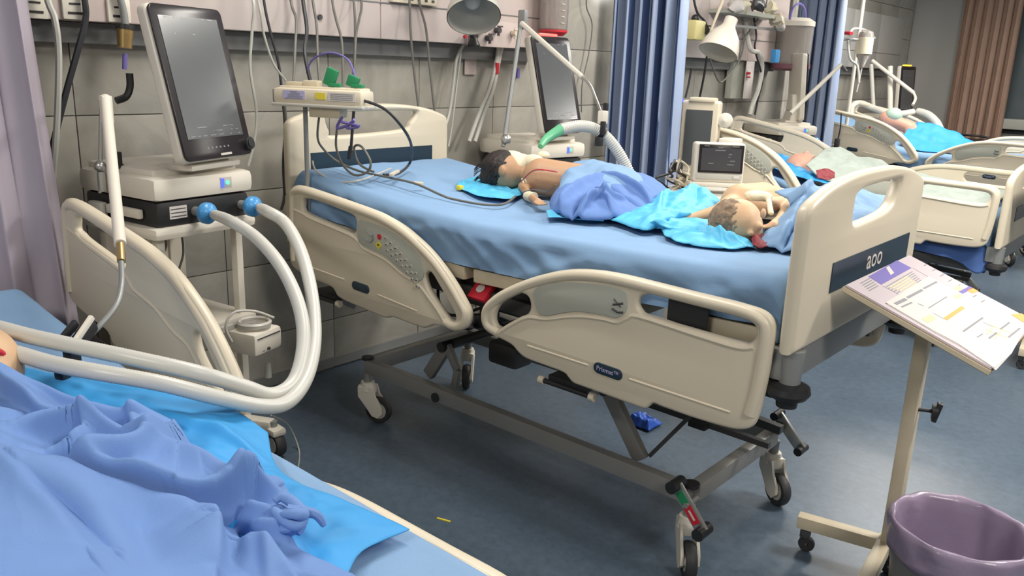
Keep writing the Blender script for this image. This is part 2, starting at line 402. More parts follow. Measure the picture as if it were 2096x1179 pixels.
# wall tiles, each its own slab
TW, TH = .60, .36
tm = B().box((0, 0, 0), (.014, TW-.004, TH-.004), bev=.002).mesh('tile'); tm.materials.append(M['tile'])
k = 0
for r in range(8):
    for c in range(24):
        y = -1.05+TW*(c+.5); z = .27+TH*(r-.5)
        if y > EY: continue
        t = bpy.data.objects.new('tile', tm); C.objects.link(t); t.parent = wl; t.location = (WX-.007+random.uniform(-.0007, .0007), y, z)
bbd = obj('baseboard_back', B().box((WX+.006, 4.2, .035), (.012, 15.2, .05)), M['bracket'], kind='structure')
# fluorescent ceiling fixtures
lamp0 = None
for i, (lx, ly, pw) in enumerate(LAMPS):
    where = ['over the aisle beyond the bins', 'over the bed with the two children', 'between the second bed and its neighbour', 'over the far beds', 'right above the chart stand side', 'over the far end of the aisle', 'behind the foreground bed, unseen and added as frontal fill'][i]
    if lamp0 is None:
        lamp0 = thing('ceiling_light', 'x', 'light', (lx, ly, 3.0), 0, 'ceiling lights')
        obj('frame', B().box((lx, ly, 2.975), (1.24, .64, .05), bev=.01), M['white'], lamp0)
        obj('diffuser', B().box((lx, ly, 2.953), (1.16, .56, .012)), M['lampglow'], lamp0); o = lamp0
    else: o = dup(lamp0); o.location = (lx, ly, 3.0)
    o['label'] = 'rectangular ceiling light panel '+where

# ---------------------------------------------------------------- headwall service panels (one per bay)
def headwall(y0, y1, label):
    t = thing('headwall_panel', label, 'wall panel', (WX, (y0+y1)/2, 1.7), 0, 'headwall service panels')
    n = 3; L = (y1-y0)/n
    for i in range(n): obj('panel_section', B().box((WX+.07, y0+L*(i+.5), 1.99), (.14, L-.004, .58), bev=.008), M['panel'], t)
    obj('trim_rail', B().box((WX+.03, (y0+y1)/2, 1.66), (.06, y1-y0, .075)), M['strip'], t)  # darker grey trim along the panel's lower edge
    obj('seam_line', B().box((WX+.141, (y0+y1)/2, 1.87), (.004, y1-y0, .006)), M['strip'], t)
    return t
hw1 = headwall(.2, 4.05, 'long cream headwall panel, pink glow painted into its colour, with cables above the two-child bed')
hw2 = headwall(5.3, 7.5, 'headwall panel with lamp and shelf behind the blue striped curtain')
M['panel3'] = mat('grey_headwall_enamel', (.36, .35, .33), .4)
hw3 = headwall(8.3, 10.8, 'farthest headwall panel behind the bed with the azure cover')
def outlet(y, z, m, parent, wd=.085, ht=.085):
    f = obj('outlet', B().box((WX+.148, y, z), (.016, wd, ht), bev=.004), m, parent)
    obj('socket_slot', B().box((WX+.157, y, z+.012), (.004, wd*.45, .006)).box((WX+.157, y, z-.02), (.004, wd*.6, .008)), M['black'], f)
for px, py in ((70, 12), (152, 15), (243, 22)):
    p = P(px, py, x=WX+.15); outlet(p.y, p.z, M['white'], hw1)
p = P(655, 35, x=WX+.145); obj('screw_cap', B().cyl((WX+.14, p.y, p.z), (WX+.15, p.y, p.z), .012), M['dark'], hw1)
p = P(845, 3, x=WX+.15); bs = obj('cable_socket_strip', B().box((WX+.155, p.y, p.z+.012), (.03, .30, .05), bev=.004), M['cream'], hw1)
for k in range(6): obj('socket_hole', B().box((WX+.171, p.y-.12+k*.048, p.z+.008), (.003, .018, .012)), M['dark'], bs)
for ch in hw3.children:
    if ch.name.startswith('panel_section'): ch.data.materials[0] = M['panel3']
# gas outlets right of the panel
g = thing('gas_outlet_manifold', 'gas valves with green and black knobs below the round exam lamp', 'gas outlets', P(990, 75, x=WX+.15))
gy = lambda px, py, d=.17: P(px, py, x=WX+d)
obj('back_plate', B().box((WX+.149, P(1010, 75, x=WX+.15).y, P(1010, 70, x=WX+.15).z), (.012, .42, .14), bev=.004), M['panel'], g)
a = gy(966, 72); obj('black_valve', B().cyl(a, a+Vector((.03, 0, 0)), .02).cyl(a+Vector((.015, 0, -.005)), a+Vector((.015, 0, -.05)), .012, .035).cyl(a+Vector((.015, 0, -.05)), a+Vector((.015, 0, -.062)), .035), M['black'], g)
a = gy(985, 63); obj('green_lever', B().box(a+Vector((.02, 0, 0)), (.014, .09, .012), rotm(0, 0, .25), .003).cyl(a, a+Vector((.03, 0, 0)), .012), M['green'], g)
for px, py in ((1018, 62), (1052, 68), (1000, 78)):
    a = gy(px, py); obj('valve_port', B().cyl(a-Vector((.012, 0, 0)), a+Vector((.02, 0, 0)), .016).cyl(a+Vector((.01, 0, 0)), a+Vector((.01, 0, -.03)), .008).box(a+Vector((.02, 0, .02)), (.008, .04, .008)), M['dark' if px != 1052 else 'cream'], g)
a = gy(950, 75); obj('red_knob', B().cyl(a, a+Vector((.015, 0, 0)), .009), M['red'], g)
# paper tag and blue tag on the wall
a = P(963, 125, x=WX+.012); tag(obj('paper_notice', B().box(a, (.004, .095, .15)), M['panel']), 'small pale notice on the tiles under the round lamp', 'notice')
a = P(1060, 150, x=WX+.02); tag(obj('hanging_tag', B().cyl(a+Vector((0, 0, .03)), a-Vector((0, 0, .03)), .012), M['violet']), 'small blue tag hanging on the wall left of the second ventilator', 'tag')
# ---------------------------------------------------------------- hospital bed (built once, then copied)
NY, FY = 2.05, 3.07                        # rail planes
BC = Vector((-1.95, 2.56, 0))
FO = [(-1.891, .744), (-1.877, .789), (-1.809, .846), (-1.714, .903), (-1.617, .947), (-1.518, .98), (-1.416, .997), (-1.313, 1.003), (-1.198, 1.0), (-1.062, .998), (-.937, .996), (-.874, .990), (-.844, .97), (-.834, .935), (-.836, .868), (-.842, .771), (-.852, .693), (-.866, .656), (-.9, .637), (-.95, .63), (-1.05, .627), (-1.146, .629), (-1.18, .630), (-1.202, .608), (-1.225, .603), (-1.342, .606), (-1.44, .608), (-1.48, .610), (-1.501, .623), (-1.522, .634), (-1.592, .637), (-1.679, .640), (-1.717, .653), (-1.748, .672), (-1.802, .682), (-1.849, .692), (-1.882, .715)]
F1 = [(-1.803, .719), (-1.833, .739), (-1.825, .783), (-1.785, .827), (-1.727, .86), (-1.688, .86), (-1.672, .835), (-1.68, .803), (-1.73, .769)]
F2 = [(-1.26, .929), (-1.245, .955), (-1.194, .964), (-1.059, .96), (-.932, .956), (-.892, .947), (-.882, .925), (-.896, .897), (-.925, .889), (-1.051, .891), (-1.216, .897), (-1.249, .908)]
FR = [(-1.652, .884), (-1.615, .914), (-1.528, .94), (-1.401, .958), (-1.31, .959), (-1.293, .937), (-1.295, .895), (-1.326, .868), (-1.363, .866), (-1.457, .858), (-1.522, .841), (-1.602, .812), (-1.638, .822)]
HO = [(-3.035, 1.0), (-3.03, 1.045), (-2.996, 1.071), (-2.931, 1.075), (-2.728, 1.06), (-2.493, 1.038), (-2.405, 1.024), (-2.303, .996), (-2.196, .954), (-2.116, .906), (-2.038, .843), (-1.976, .778), (-1.953, .738), (-1.955, .698), (-1.988, .668), (-2.033, .654), (-2.088, .658), (-2.136, .652), (-2.184, .629), (-2.251, .627), (-2.363, .630), (-2.408, .617), (-2.5, .621), (-2.692, .636), (-2.732, .66), (-2.762, .674), (-2.887, .682), (-3.005, .70), (-3.045, .737), (-3.048, .845), (-3.043, .946)]
H1 = [(-2.941, .995), (-2.923, 1.026), (-2.83, 1.026), (-2.681, 1.011), (-2.605, 1.001), (-2.582, .981), (-2.585, .945), (-2.606, .928), (-2.683, .937), (-2.884, .961), (-2.937, .973)]
H2 = [(-2.183, .826), (-2.171, .848), (-2.147, .85), (-2.107, .812), (-2.043, .746), (-2.019, .712), (-2.03, .692), (-2.058, .697), (-2.105, .732), (-2.162, .784)]
HR = [(-2.565, .975), (-2.53, .990), (-2.405, .979), (-2.278, .942), (-2.195, .888), (-2.187, .828), (-2.219, .810), (-2.303, .829), (-2.406, .869), (-2.532, .889), (-2.565, .910)]
def off3(pl, y): return [Vector((a, y, b)) for a, b in pl]
def shrink(poly, d):
    cx = sum(p[0] for p in poly)/len(poly); cy = sum(p[1] for p in poly)/len(poly)
    return [(p[0]+(cx-p[0])*d, p[1]+(cy-p[1])*d) for p in poly]
def siderail(bed, kind, y, out):
    """out = -1 for the rail whose outer face looks to -y, +1 for the far rail"""
    outer, holes = (FO, [F1, F2]) if kind == 'foot' else (HO, [H1, H2])
    T = Matrix.Translation((0, y, 0)) @ XZ
    r = obj('side_rail', plate('side_rail', outer, holes, .030, .011, T), M['cream'], bed)
    # raised rounded rim along the top and under the holes, on both faces
    rim = B(); e = .020
    if kind == 'foot':
        top = [(-1.81, .700), (-1.862, .715), (-1.874, .75), (-1.858, .785), (-1.80, .835), (-1.71, .887), (-1.615, .930), (-1.518, .962), (-1.416, .979), (-1.313, .984), (-1.198, .982), (-1.062, .979), (-.937, .977), (-.879, .966), (-.858, .938), (-.856, .87), (-.862, .771), (-.874, .69)]
        low = [(-1.81, .700), (-1.75, .745), (-1.68, .787), (-1.60, .800), (-1.52, .826), (-1.45, .843), (-1.37, .852), (-1.325, .853), (-1.29, .874), (-1.25, .888), (-1.05, .877), (-.93, .873), (-.885, .885)]
    else:
        top = [(-3.022, .74), (-3.025, .85), (-3.018, .99), (-3.010, 1.035), (-2.98, 1.052), (-2.92, 1.056), (-2.728, 1.041), (-2.493, 1.019), (-2.405, 1.005), (-2.303, .977), (-2.21, .935), (-2.13, .888), (-2.055, .826), (-1.995, .764), (-1.974, .735), (-1.977, .703), (-2.003, .68), (-2.04, .673), (-2.075, .68)]
        low = [(-3.0, .968), (-2.93, .958), (-2.884, .947), (-2.68, .924), (-2.605, .914), (-2.56, .896), (-2.53, .875), (-2.406, .855), (-2.303, .815), (-2.22, .796), (-2.17, .762), (-2.11, .715), (-2.075, .68)]
    for sd in (-1, 1):
        rim.tube(off3(top, y+sd*.006), .0185, 12, n=4); rim.tube(off3(low, y+sd*.010), .0095, 8, n=4)
    obj('rim', rim, M['cream'], r)
    if kind == 'foot':
        obj('inset_panel', plate('inset_panel', FR, [], .006, .002, Matrix.Translation((0, y+out*.0165, 0)) @ XZ), M['inset'], r)
        g1, g2, bx, bz = ((-1.674, .69), (-1.42, .688)), ((-1.265, .686), (-.93, .682)), -1.345, .690
    else:
        pn = obj('control_panel', plate('control_panel', HR, [], .006, .002, Matrix.Translation((0, y+out*.0165, 0)) @ XZ), M['inset'], r)
        yy = y+out*.0205
        ic = B(); q = [Vector((-2.49+.022*math.cos(a), yy, .938+.026*math.sin(a))) for a in np.linspace(-2.6, .3, 9)]
        ic.tube(q, .0035, 6, n=2).tube([(-2.503, yy, .957), (-2.49, yy, .94), (-2.475, yy, .938)], .003, 6, n=2)
        obj('lamp_symbol', ic, M['bracket'], r)
        obj('red_button', B().cyl((-2.431, y+out*.018, .942), (-2.431, y+out*.023, .942), .011), M['red'], r)
        ys = obj('warning_sticker', B().box((-2.437, yy, .908), (.026, .002, .026), rotm(0, PI/4)), M['yellow'], r)
        obj('warning_mark', B().box((-2.437, yy+out*.0012, .909), (.012, .0012, .005)), M['black'], r)
        kb = B()
        for i in range(7):
            for j in range(3):
                X_ = -2.395+i*.0285+j*.004; Z_ = .941-i*.013-j*.024-(i*i)*.0008
                kb.cyl((X_, yy-out*.001, Z_), (X_, yy+out*.0015, Z_), .0085, seg=10)
        k_ = obj('keypad_button', kb, M['palegrey'], r, kind='stuff')
        kb = B()
        for i in range(7):
            for j in range(3):
                X_ = -2.395+i*.0285+j*.004; Z_ = .941-i*.013-j*.024-(i*i)*.0008
                kb.box((X_, yy+out*.0020, Z_), (.008, .0012, .0035), rotm(0, .5*((i*3+j) % 3-1)))
        obj('keypad_mark', kb, M['dark'], r, kind='stuff')
        g1, g2, bx, bz = ((-2.895, .735), (-2.66, .725)), ((-2.45, .705), (-2.22, .688)), -2.555, .714
    gr = B()
    for a, b in (g1, g2): gr.tube([(a[0], y+out*.015, a[1]), (b[0], y+out*.015, b[1])], .0035, 8, smooth=False)
    obj('groove', gr, M['cream'], r)
    bd = obj('badge', plate('badge', rrect(.108, .036, .0175), [], .005, .0015, Matrix.Translation((bx, y+out*.0165, bz)) @ Matrix.Rotation(.03, 4, 'Y') @ XZ, sm=False), M['navy'], r)
    if kind == 'foot' and out < 0: text('Prismat™', .021, Matrix.Translation((bx, y+out*.0195, bz)) @ Matrix.Rotation(.03, 4, 'Y') @ XZ, M['lavender'], r)
    if kind == 'foot':
        yy = y+out*.0205
        kx = B().tube([(-1.342, yy, .895), (-1.322, yy, .888), (-1.303, yy, .891)], .0035, 6, n=3)
        kx.tube([(-1.340, yy, .908), (-1.305, yy, .919)], .0035, 6, smooth=False).tube([(-1.338, yy, .926), (-1.312, yy, .905)], .002, 6, smooth=False)
        obj('angle_mark', kx, M['dark'], r)
    # hinge bracket under the rail
    cx = -1.52 if kind == 'foot' else -2.84
    z0 = .602 if kind == 'foot' else .628
    hb = B().box((cx, y-out*.06, z0-.012), (.16, .10, .022), bev=.004).tube([(cx-.10, y-out*.01, z0-.028), (cx+.10, y-out*.01, z0-.028)], .009, 10, smooth=False)
    h_ = obj('hinge_bracket', hb, M['black'], r)
    [obj('hinge_cap', B().cyl((cx+q, y-out*.01, z0-.028), (cx+q+.02, y-out*.01, z0-.028), .014), M['cream'], r) for q in (-.115, .095)]
    obj('rail_arm', B().bar((cx, y-out*.06, z0-.02), (cx, y-out*.16, z0-.09), .05, .02), M['steel'], r)
    return r
def board(bed, x, zb, zt, name, foot):
    """end board with a hand hole, in the YZ plane"""
    y0, y1 = (2.035, 3.03) if foot else (2.085, 3.065); yc = (y0+y1)/2
    o_ = [(y0+.004, zb), (y0+.002, zb+.15), (y0+.003, zt-.16), (y0+.005, zt-.095), (y0+.022, zt-.066), (y0+.075, zt-.045), (y0+.17, zt-.022), (y0+.33, zt-.004), (yc, zt)]
    o_ = o_+[(2*yc-a, b) for a, b in o_[-2::-1]]
    if foot: hl = [(yc-.155, zt-.145), (yc-.165, zt-.08), (yc-.15, zt-.062), (yc-.08, zt-.050), (yc+.10, zt-.046), (yc+.215, zt-.048), (yc+.232, zt-.062), (yc+.20, zt-.11), (yc+.165, zt-.130), (yc+.10, zt-.142), (yc-.06, zt-.150)]
    else: hl = [(yc-.27, zt-.045), (yc-.10, zt-.035), (yc+.20, zt-.035), (yc+.27, zt-.045), (yc+.23, zt-.09), (yc+.17, zt-.125), (yc-.22, zt-.14), (yc-.26, zt-.12)]
    T = Matrix.Translation((x, 0, 0)) @ YZ
    top = [tuple(v)[:2] for v in cr([Vector((a, b, 0)) for a, b in o_], 5)]
    b_ = obj(name, plate(name, top, [smooth2(hl, 4)], .042, .016, T, sm=False), M['cream'], bed)
    nb = obj('navy_band', B().box((x+.0222, yc+.055 if foot else yc, 1.063 if foot else zt-.26), (.003, .68 if foot else .74, .085 if foot else .10)), M['navy'], b_)
    if foot: text('aoo', .088, Matrix.Translation((x+.0245, yc+.062, 1.069)) @ YZ, M['paper2'], b_, ext=.0006, sx=1.05)
    return b_
def caster(bed, x, y, zt, ang):
    """swivel caster: stem, cream fork cover, tyre"""
    R = Matrix.Translation((x, y, 0)) @ Matrix.Rotation(ang, 4, 'Z')
    c = obj('caster', B().cyl((0, 0, .17), (0, 0, zt), .019), M['steel'], bed, R=world(bed).inverted() @ R)
    cv = B(); prof = [(-.035, .175), (.035, .175), (.048, .13), (.075, .09), (.078, .055), (.055, .032), (.03, .04), (-.005, .09), (-.036, .13)]
    for s_ in (-1, 1): cv.prism(prof, .010, Matrix.Translation((0, s_*.027+.005, 0)) @ XZ)
    cv.box((-.002, 0, .158), (.078, .062, .045), bev=.012).cyl((0, 0, .155), (0, 0, .195), .036, .030)
    cv.cyl((.052, -.029, .062), (.052, .029, .062), .020)
    obj('fork_cover', cv, M['white'], c, R=Matrix())
    wh = B().lathe([(.040, -.017), (.056, -.018), (.061, -.010), (.0625, 0), (.061, .010), (.056, .018), (.040, .017)], (.052, 0, .0625), Matrix.Rotation(PI/2, 4, 'X'), close=True)
    tr = obj('tyre', wh, M['rubber'], c, R=Matrix())
    obj('hub', B().cyl((.052, -.013, .0625), (.052, .013, .0625), .042), M['palegrey'], c, R=Matrix())
    return c
def botA(x): return float(np.interp(x, [-3.1, -2.7, -2.2, -1.5, -.8], [.965, .925, .884, .905, .935]))
def make_bed(label):
    bed = thing('hospital_bed', label, 'bed', BC, 0, 'hospital beds')
    # base frame
    RY, RF, X0, X1 = 2.235, 2.885, -2.765, -1.125
    fr = B()
    for y in (RY, RF): fr.bar((X0, y, .272), (X1, y, .272), .042, .062, .006)
    obj('base_rail', B().bar((X0, RY, .272), (X1, RY, .272), .042, .062, .006), M['steel'], bed)
    obj('base_rail', B().bar((X0, RF, .272), (X1, RF, .272), .042, .062, .006), M['steel'], bed); fr.bm.free()
    for x in (X0, X1): obj('cross_rail', B().bar((x, RY+.022, .272), (x, RF-.022, .272), .042, .062, .006), M['steel'], bed)
    for x, y, a in ((X0, RY, .5), (X0, RF, -.9), (X1, RY, -.85), (X1, RF, -.5)):
        caster(bed, x, y, .245, a)
        obj('corner_cap', B().cyl((x, y, .300), (x, y, .312), .026), M['black'], bed)
    obj('frame_bolt', B().cyl((-2.30, RY-.03, .262), (-2.30, RY+.01, .262), .020), M['black'], bed)
    # scissor lifting arms and struts
    for y in (RY+.07, RF-.07):
        la = obj('lifting_arm', B().bar((-2.44, y, .30), (-2.33, y, .46), .03, .055, .006).bar((-2.33, y, .46), (-2.265, y, .37), .025, .035, .004).bar((-2.265, y, .37), (-2.28, y, .29), .025, .03, .004), M['steel'], bed)
        obj('pivot_bolt', B().cyl((-2.34, y-.03, .455), (-2.34, y+.03, .455), .022), M['black'], la)
        obj('lifting_arm', B().bar((-1.53, y, .52), (-1.36, y, .285), .03, .058, .006), M['steel'], bed)
        obj('strut', B().bar((-1.34, y+.02, .30), (-1.20, y+.04, .50), .014, .014), M['dark'], bed)
    [obj('lifting_crossbar', B().cyl((x, RY+.05, z), (x, RF-.05, z), .022), M['dark'], bed) for x, z in ((-2.34, .455), (-1.53, .50))]
    obj('actuator', B().cyl((-2.25, 2.56, .40), (-1.60, 2.56, .56), .022).box((-2.2, 2.56, .40), (.16, .12, .10), bev=.02).box((-1.72, 2.56, .53), (.2, .09, .09), bev=.01), M['dark'], bed)
    obj('tie_rod', B().bar(P(1250, 800, y=2.56), P(1575, 912, y=2.56), .020, .020), M['dark'], bed)
    obj('tie_rod', B().bar(P(1450, 822, y=2.72), P(1600, 880, y=2.72), .030, .030), M['dark'], bed)
    obj('rod_clamp', B().box(P(1432, 865, y=2.55), (.07, .05, .035), bev=.006), M['black'], bed)
    # upper frame
    uf = B()
    for y in (2.16, 2.96): uf.bar((-3.02, y, .80), (-.86, y, .74), .035, .055, .005)
    for x in (-2.95, -2.3, -1.6, -.95): uf.box((x, 2.56, .77), (.05, .8, .045))
    obj('upper_frame', uf, M['dark'], bed)
    for a, b in ((-3.0, -2.62), (-2.5, -2.045), (-2.0, -1.30), (-1.19, -.90)):
        za, zb_ = botA(a), botA(b); zz = -.032
        obj('deck_section', B().bar((a, 2.56, za+zz), (b, 2.56, zb_+zz), .91, .050, .006), M['cream2'], bed)
    obj('control_housing', B().box((-1.96, 2.24, .775), (.34, .14, .11), bev=.012).box((-2.0, 2.20, .70), (.05, .06, .11), bev=.004), M['black'], bed)
    rh = obj('release_handle', B().box((-1.985, 2.14, .798), (.085, .085, .022), rotm(0, 0, .75), .005), M['red'], bed)
    obj('handle_symbol', B().cyl((-1.985, 2.131, .8075), (-1.985, 2.129, .8100), .018), M['paper2'], rh)
    obj('mattress_strap', B().box((-1.11, 2.073, .915), (.13, .006, .11)).box((-1.11, 2.11, .860), (.13, .08, .006)), M['black'], bed)
    cb = B().tube([(-2.28, 2.2, .78), (-2.22, 2.15, .70), (-2.16, 2.16, .66), (-2.06, 2.2, .70), (-1.95, 2.22, .77)], .006, 8).tube([(-1.98, 2.2, .80), (-1.93, 2.16, .70), (-1.86, 2.2, .66), (-1.8, 2.25, .75)], .006, 8)
    obj('wiring', cb, M['cable2'], bed)
    # boards, brackets and bumpers
    board(bed, -.80, .885, 1.345, 'foot_board', True)
    board(bed, -3.13, .80, 1.40, 'head_board', False)
    bk = B().box((-.825, 2.575, .832), (.035, .93, .105), bev=.006)
    obj('board_bracket', bk, M['bracket'], bed)
    for y in (2.10, 3.05):
        p = obj('corner_post', B().cyl((-.80, y, .77), (-.80, y, .886), .028, .033).box((-.835, y, .84), (.055, .05, .09), bev=.01), M['bracket'], bed)
        obj('bumper', B().lathe([(0, .722), (.028, .722), (.030, .740), (.052, .752), (.060, .766), (.056, .782), (.036, .792), (0, .792)], (-.80, y, 0)), M['black'], p)
    # pedals
    for y, s_ in ((RY-.035, -1), (RF+.04, 1)):
        a, b = (P(1384, 992, y=2.17), P(1438, 1088, y=2.17)) if s_ < 0 else (P(1592, 848, y=2.90), P(1640, 920, y=2.90))
        pd = obj('brake_pedal', B().bar(a, b, .014, .042, .003), M['silver'], bed)
        d = (b-a).normalized(); nrm = Vector((0, 1, 0)); 
        for q in (a, b): obj('pedal_knob', B().cyl(q+Vector((0, -.035, 0)), q+Vector((0, .035, 0)), .020 if s_ < 0 else .016), M['black'], pd)
        if s_ < 0:
            x_ = d; z_ = x_.cross(Vector((0, 1, 0))); R = Matrix((x_, Vector((0, 1, 0)), z_)).transposed().to_4x4()
            if z_.z < 0: R = Matrix((x_, Vector((0, -1, 0)), -z_)).transposed().to_4x4()
            L_ = (b-a).length; m1 = a+d*L_*.27+Vector((0, -.0078, 0)); m2 = a+d*L_*.64+Vector((0, -.0078, 0))
            obj('green_sticker', B().box(m1, (L_*.26, .002, .030), R), M['green'], pd)
            rs = obj('red_sticker', B().box(m2, (L_*.38, .002, .030), R), M['red'], pd)
            obj('arrow_mark', B().box(m2+Vector((0, -.0012, 0)), (L_*.22, .0012, .007), R), M['paper2'], pd)
            obj('centre_bolt', B().cyl(a+d*L_*.43+Vector((0, .06, 0)), a+d*L_*.43-Vector((0, .012, 0)), .009), M['steel'], pd)
    for kind in ('head', 'foot'):
        siderail(bed, kind, NY, -1); siderail(bed, kind, FY, 1)
    return bed
bedA = make_bed('cream hospital bed in the centre, two children lying on its light blue sheet')
UP = ('side_rail', 'foot_board', 'head_board', 'board_bracket', 'corner_post', 'mattress_strap', 'upper_frame', 'deck_section', 'control_housing', 'release_handle', 'wiring')
def bed_copy(dx, D, dz, label, rails, drop=()):
    b = dup(bedA); b.location = BC+Vector((dx, D, 0)); b['label'] = label
    k = 0
    for ch in list(b.children):
        if ch.name.split('.')[0] in drop:
            for g in list(ch.children_recursive): bpy.data.objects.remove(g)
            bpy.data.objects.remove(ch); continue
        n = ch.name.split('.')[0]
        if n in UP: ch.matrix_basis = Matrix.Translation((0, 0, dz)) @ ch.matrix_basis
        if n == 'side_rail':
            lift, rot, piv = rails[k]; k += 1
            p = Vector((piv, 0, .7))-Vector((BC.x, 0, 0))
            ch.matrix_basis = Matrix.Translation((0, 0, lift)) @ Matrix.Translation(p) @ Matrix.Rotation(rot, 4, 'Y') @ Matrix.Translation(-p) @ ch.matrix_basis
    return b
# rails order: head near, head far, foot near, foot far
bedB = bed_copy(-.13, 3.25, -.2, 'cream hospital bed behind the white foot board, patient under a pale floral quilt', [(.33, .09, -1.95), (.30, .09, -1.95), (.24, 0, -1.5), (.24, 0, -1.5)])
bedC = bed_copy(-.28, 6.25, -.1, 'farthest cream hospital bed with azure covered patient near the brown curtain', [(.27, .06, -1.95), (.27, .10, -1.95), (.20, 0, -1.5), (.20, 0, -1.5)])
bedZ = bed_copy(.08, -2.02, -.28, 'nearest cream hospital bed at lower left under crumpled blue covers', [(-.12, 0, -1.95), (.265, .06, -1.95), (-.14, 0, -1.5), (-.01, -.03, -1.3)], drop=('foot_board', 'head_board'))
for n_, ch in enumerate([c for c in bedZ.children if c.name.startswith('side_rail')]):
    if n_ in (1, 3): ch.matrix_basis = Matrix.Translation((0, .05 if n_ == 1 else -.075, 0)) @ ch.matrix_basis
# ---------------------------------------------------------------- mattresses in fitted sheets
def mattress(x0, x1, y0, y1, topf, thick, m, label, seed=1, wr=1.0, amp=.006, botf=None):
    t = thing('mattress', label, 'mattress', ((x0+x1)/2, (y0+y1)/2, 0), 0, 'mattresses in fitted blue sheets')
    bm = bmesh.new(); NX, prof = 150, []
    r = .045; n = 6
    # cross-section from the near lower edge over the top to the far lower edge
    prof += [(0, -thick+k*(thick-r)/12, 1) for k in range(13)]
    prof += [(r-r*math.cos(a), -r+r*math.sin(a), .4) for a in np.linspace(0, PI/2, n)[1:]]
    W = y1-y0; prof += [(r+(W-2*r)*k/40, 0, .12) for k in range(1, 41)]
    prof += [(W-r+r*math.sin(a), -r+r*math.cos(a), .4) for a in np.linspace(0, PI/2, n)[1:]]
    prof += [(W, -r-k*(thick-r)/12, 1) for k in range(1, 13)]
    V = []
    for i in range(NX+1):
        x = x0+(x1-x0)*i/NX; row = []; ex = min(i, NX-i)/NX*(x1-x0); dr = .04*(1-min(1, ex/.045))**2
        kz = (topf(x)-botf(x))/thick if botf else 1
        for py_, pz, k in prof:
            if pz < -r: pz = -r+(pz+r)*(kz*thick-r)/(thick-r)
            side = -1 if py_ < W/2 else 1
            q = Vector((x*5.5+pz*9*wr, seed+py_*2, pz*4)); nn = noise.fractal(q, .6, 2, 3)
            q2 = Vector((x*1.6-pz*3.5+seed, pz*1.5, 3.3)); n2 = 1-abs(noise.noise(q2*2.6))*2
            dy = side*k*(nn*.011+n2*.010-.004)*(1 if k > .9 else .3)*wr
            dz_ = amp*noise.fractal(Vector((x*3, py_*4, seed)), .7, 2, 3)*(1 if k < .2 else .3)
            row.append(bm.verts.new((x, y0+py_+dy, topf(x)+pz+dz_-dr)))
        V.append(row)
    for a, b in zip(V, V[1:]):
        for j in range(len(prof)-1): bm.faces.new((a[j], a[j+1], b[j+1], b[j]))
    bm.faces.new(V[0]); bm.faces.new(V[-1][::-1])
    obj('fitted_sheet', finish(bm, 'fitted_sheet', 60), m, t)
    core = B()
    for a, b in zip(np.linspace(x0+.02, x1-.02, 7)[:-1], np.linspace(x0+.02, x1-.02, 7)[1:]):
        core.bar((a-.003, (y0+y1)/2, (botf(a) if botf else topf(a)-thick)+.016), (b+.003, (y0+y1)/2, (botf(b) if botf else topf(b)-thick)+.016), W-.05, .03)
    obj('mattress_base', core, M['dark'], t); return t
def topA(x): return float(np.interp(x, [-3.1, -2.7, -2.3, -2.0, -1.4, -.8], [1.135, 1.095, 1.06, 1.05, 1.06, 1.075]))
mattress(-3.085, -.845, 2.095, 3.025, topA, .172, M['sheet'], 'wide mattress in a light blue sheet under the two children', 1, botf=botA)
topB = lambda x: float(np.interp(x, [-3.1, -2.6, -2.1, -1.0], [1.10, .98, .87, .87]))
mattress(-3.15, -.98, 5.35, 6.27, topB, .17, M['sheet'], 'mattress in a blue sheet beneath the pale floral quilt', 2)
topC = lambda x: float(np.interp(x, [-3.3, -2.8, -2.3, -1.1], [1.22, 1.04, .94, .94]))
mattress(-3.3, -1.12, 8.36, 9.27, topC, .15, M['sheet'], 'mattress of the farthest bed by the brown curtain', 3)
topZ = lambda x: float(np.interp(x, [-3.0, -2.5, -2.1, -.7], [.86, .80, .775, .775]))
mattress(-2.93, -.70, .08, .930, topZ, .17, M['sheet'], 'mattress at lower left under the azure pad and crumpled blanket', 4)

def PZ(z, *pts): return [tuple(P(a, b, z=z)) for a, b in pts]
def PT(*pts): return [tuple(P(a, b, z=c)) for a, b, c in pts]
def lay(name, top, bot, left, right, m, label, cat, **k):
    base = k.pop('base', 0)
    if callable(base): o = cloth(name, sm(top), sm(bot), sm(left), sm(right), base, m, **k)
    else: o = cloth(name, sm(top), sm(bot), sm(left), sm(right), base, m, **k)
    return tag(o, label, cat)
XY = lambda z, *pts: [tuple(P(a, b, z=z))[:2] for a, b in pts]

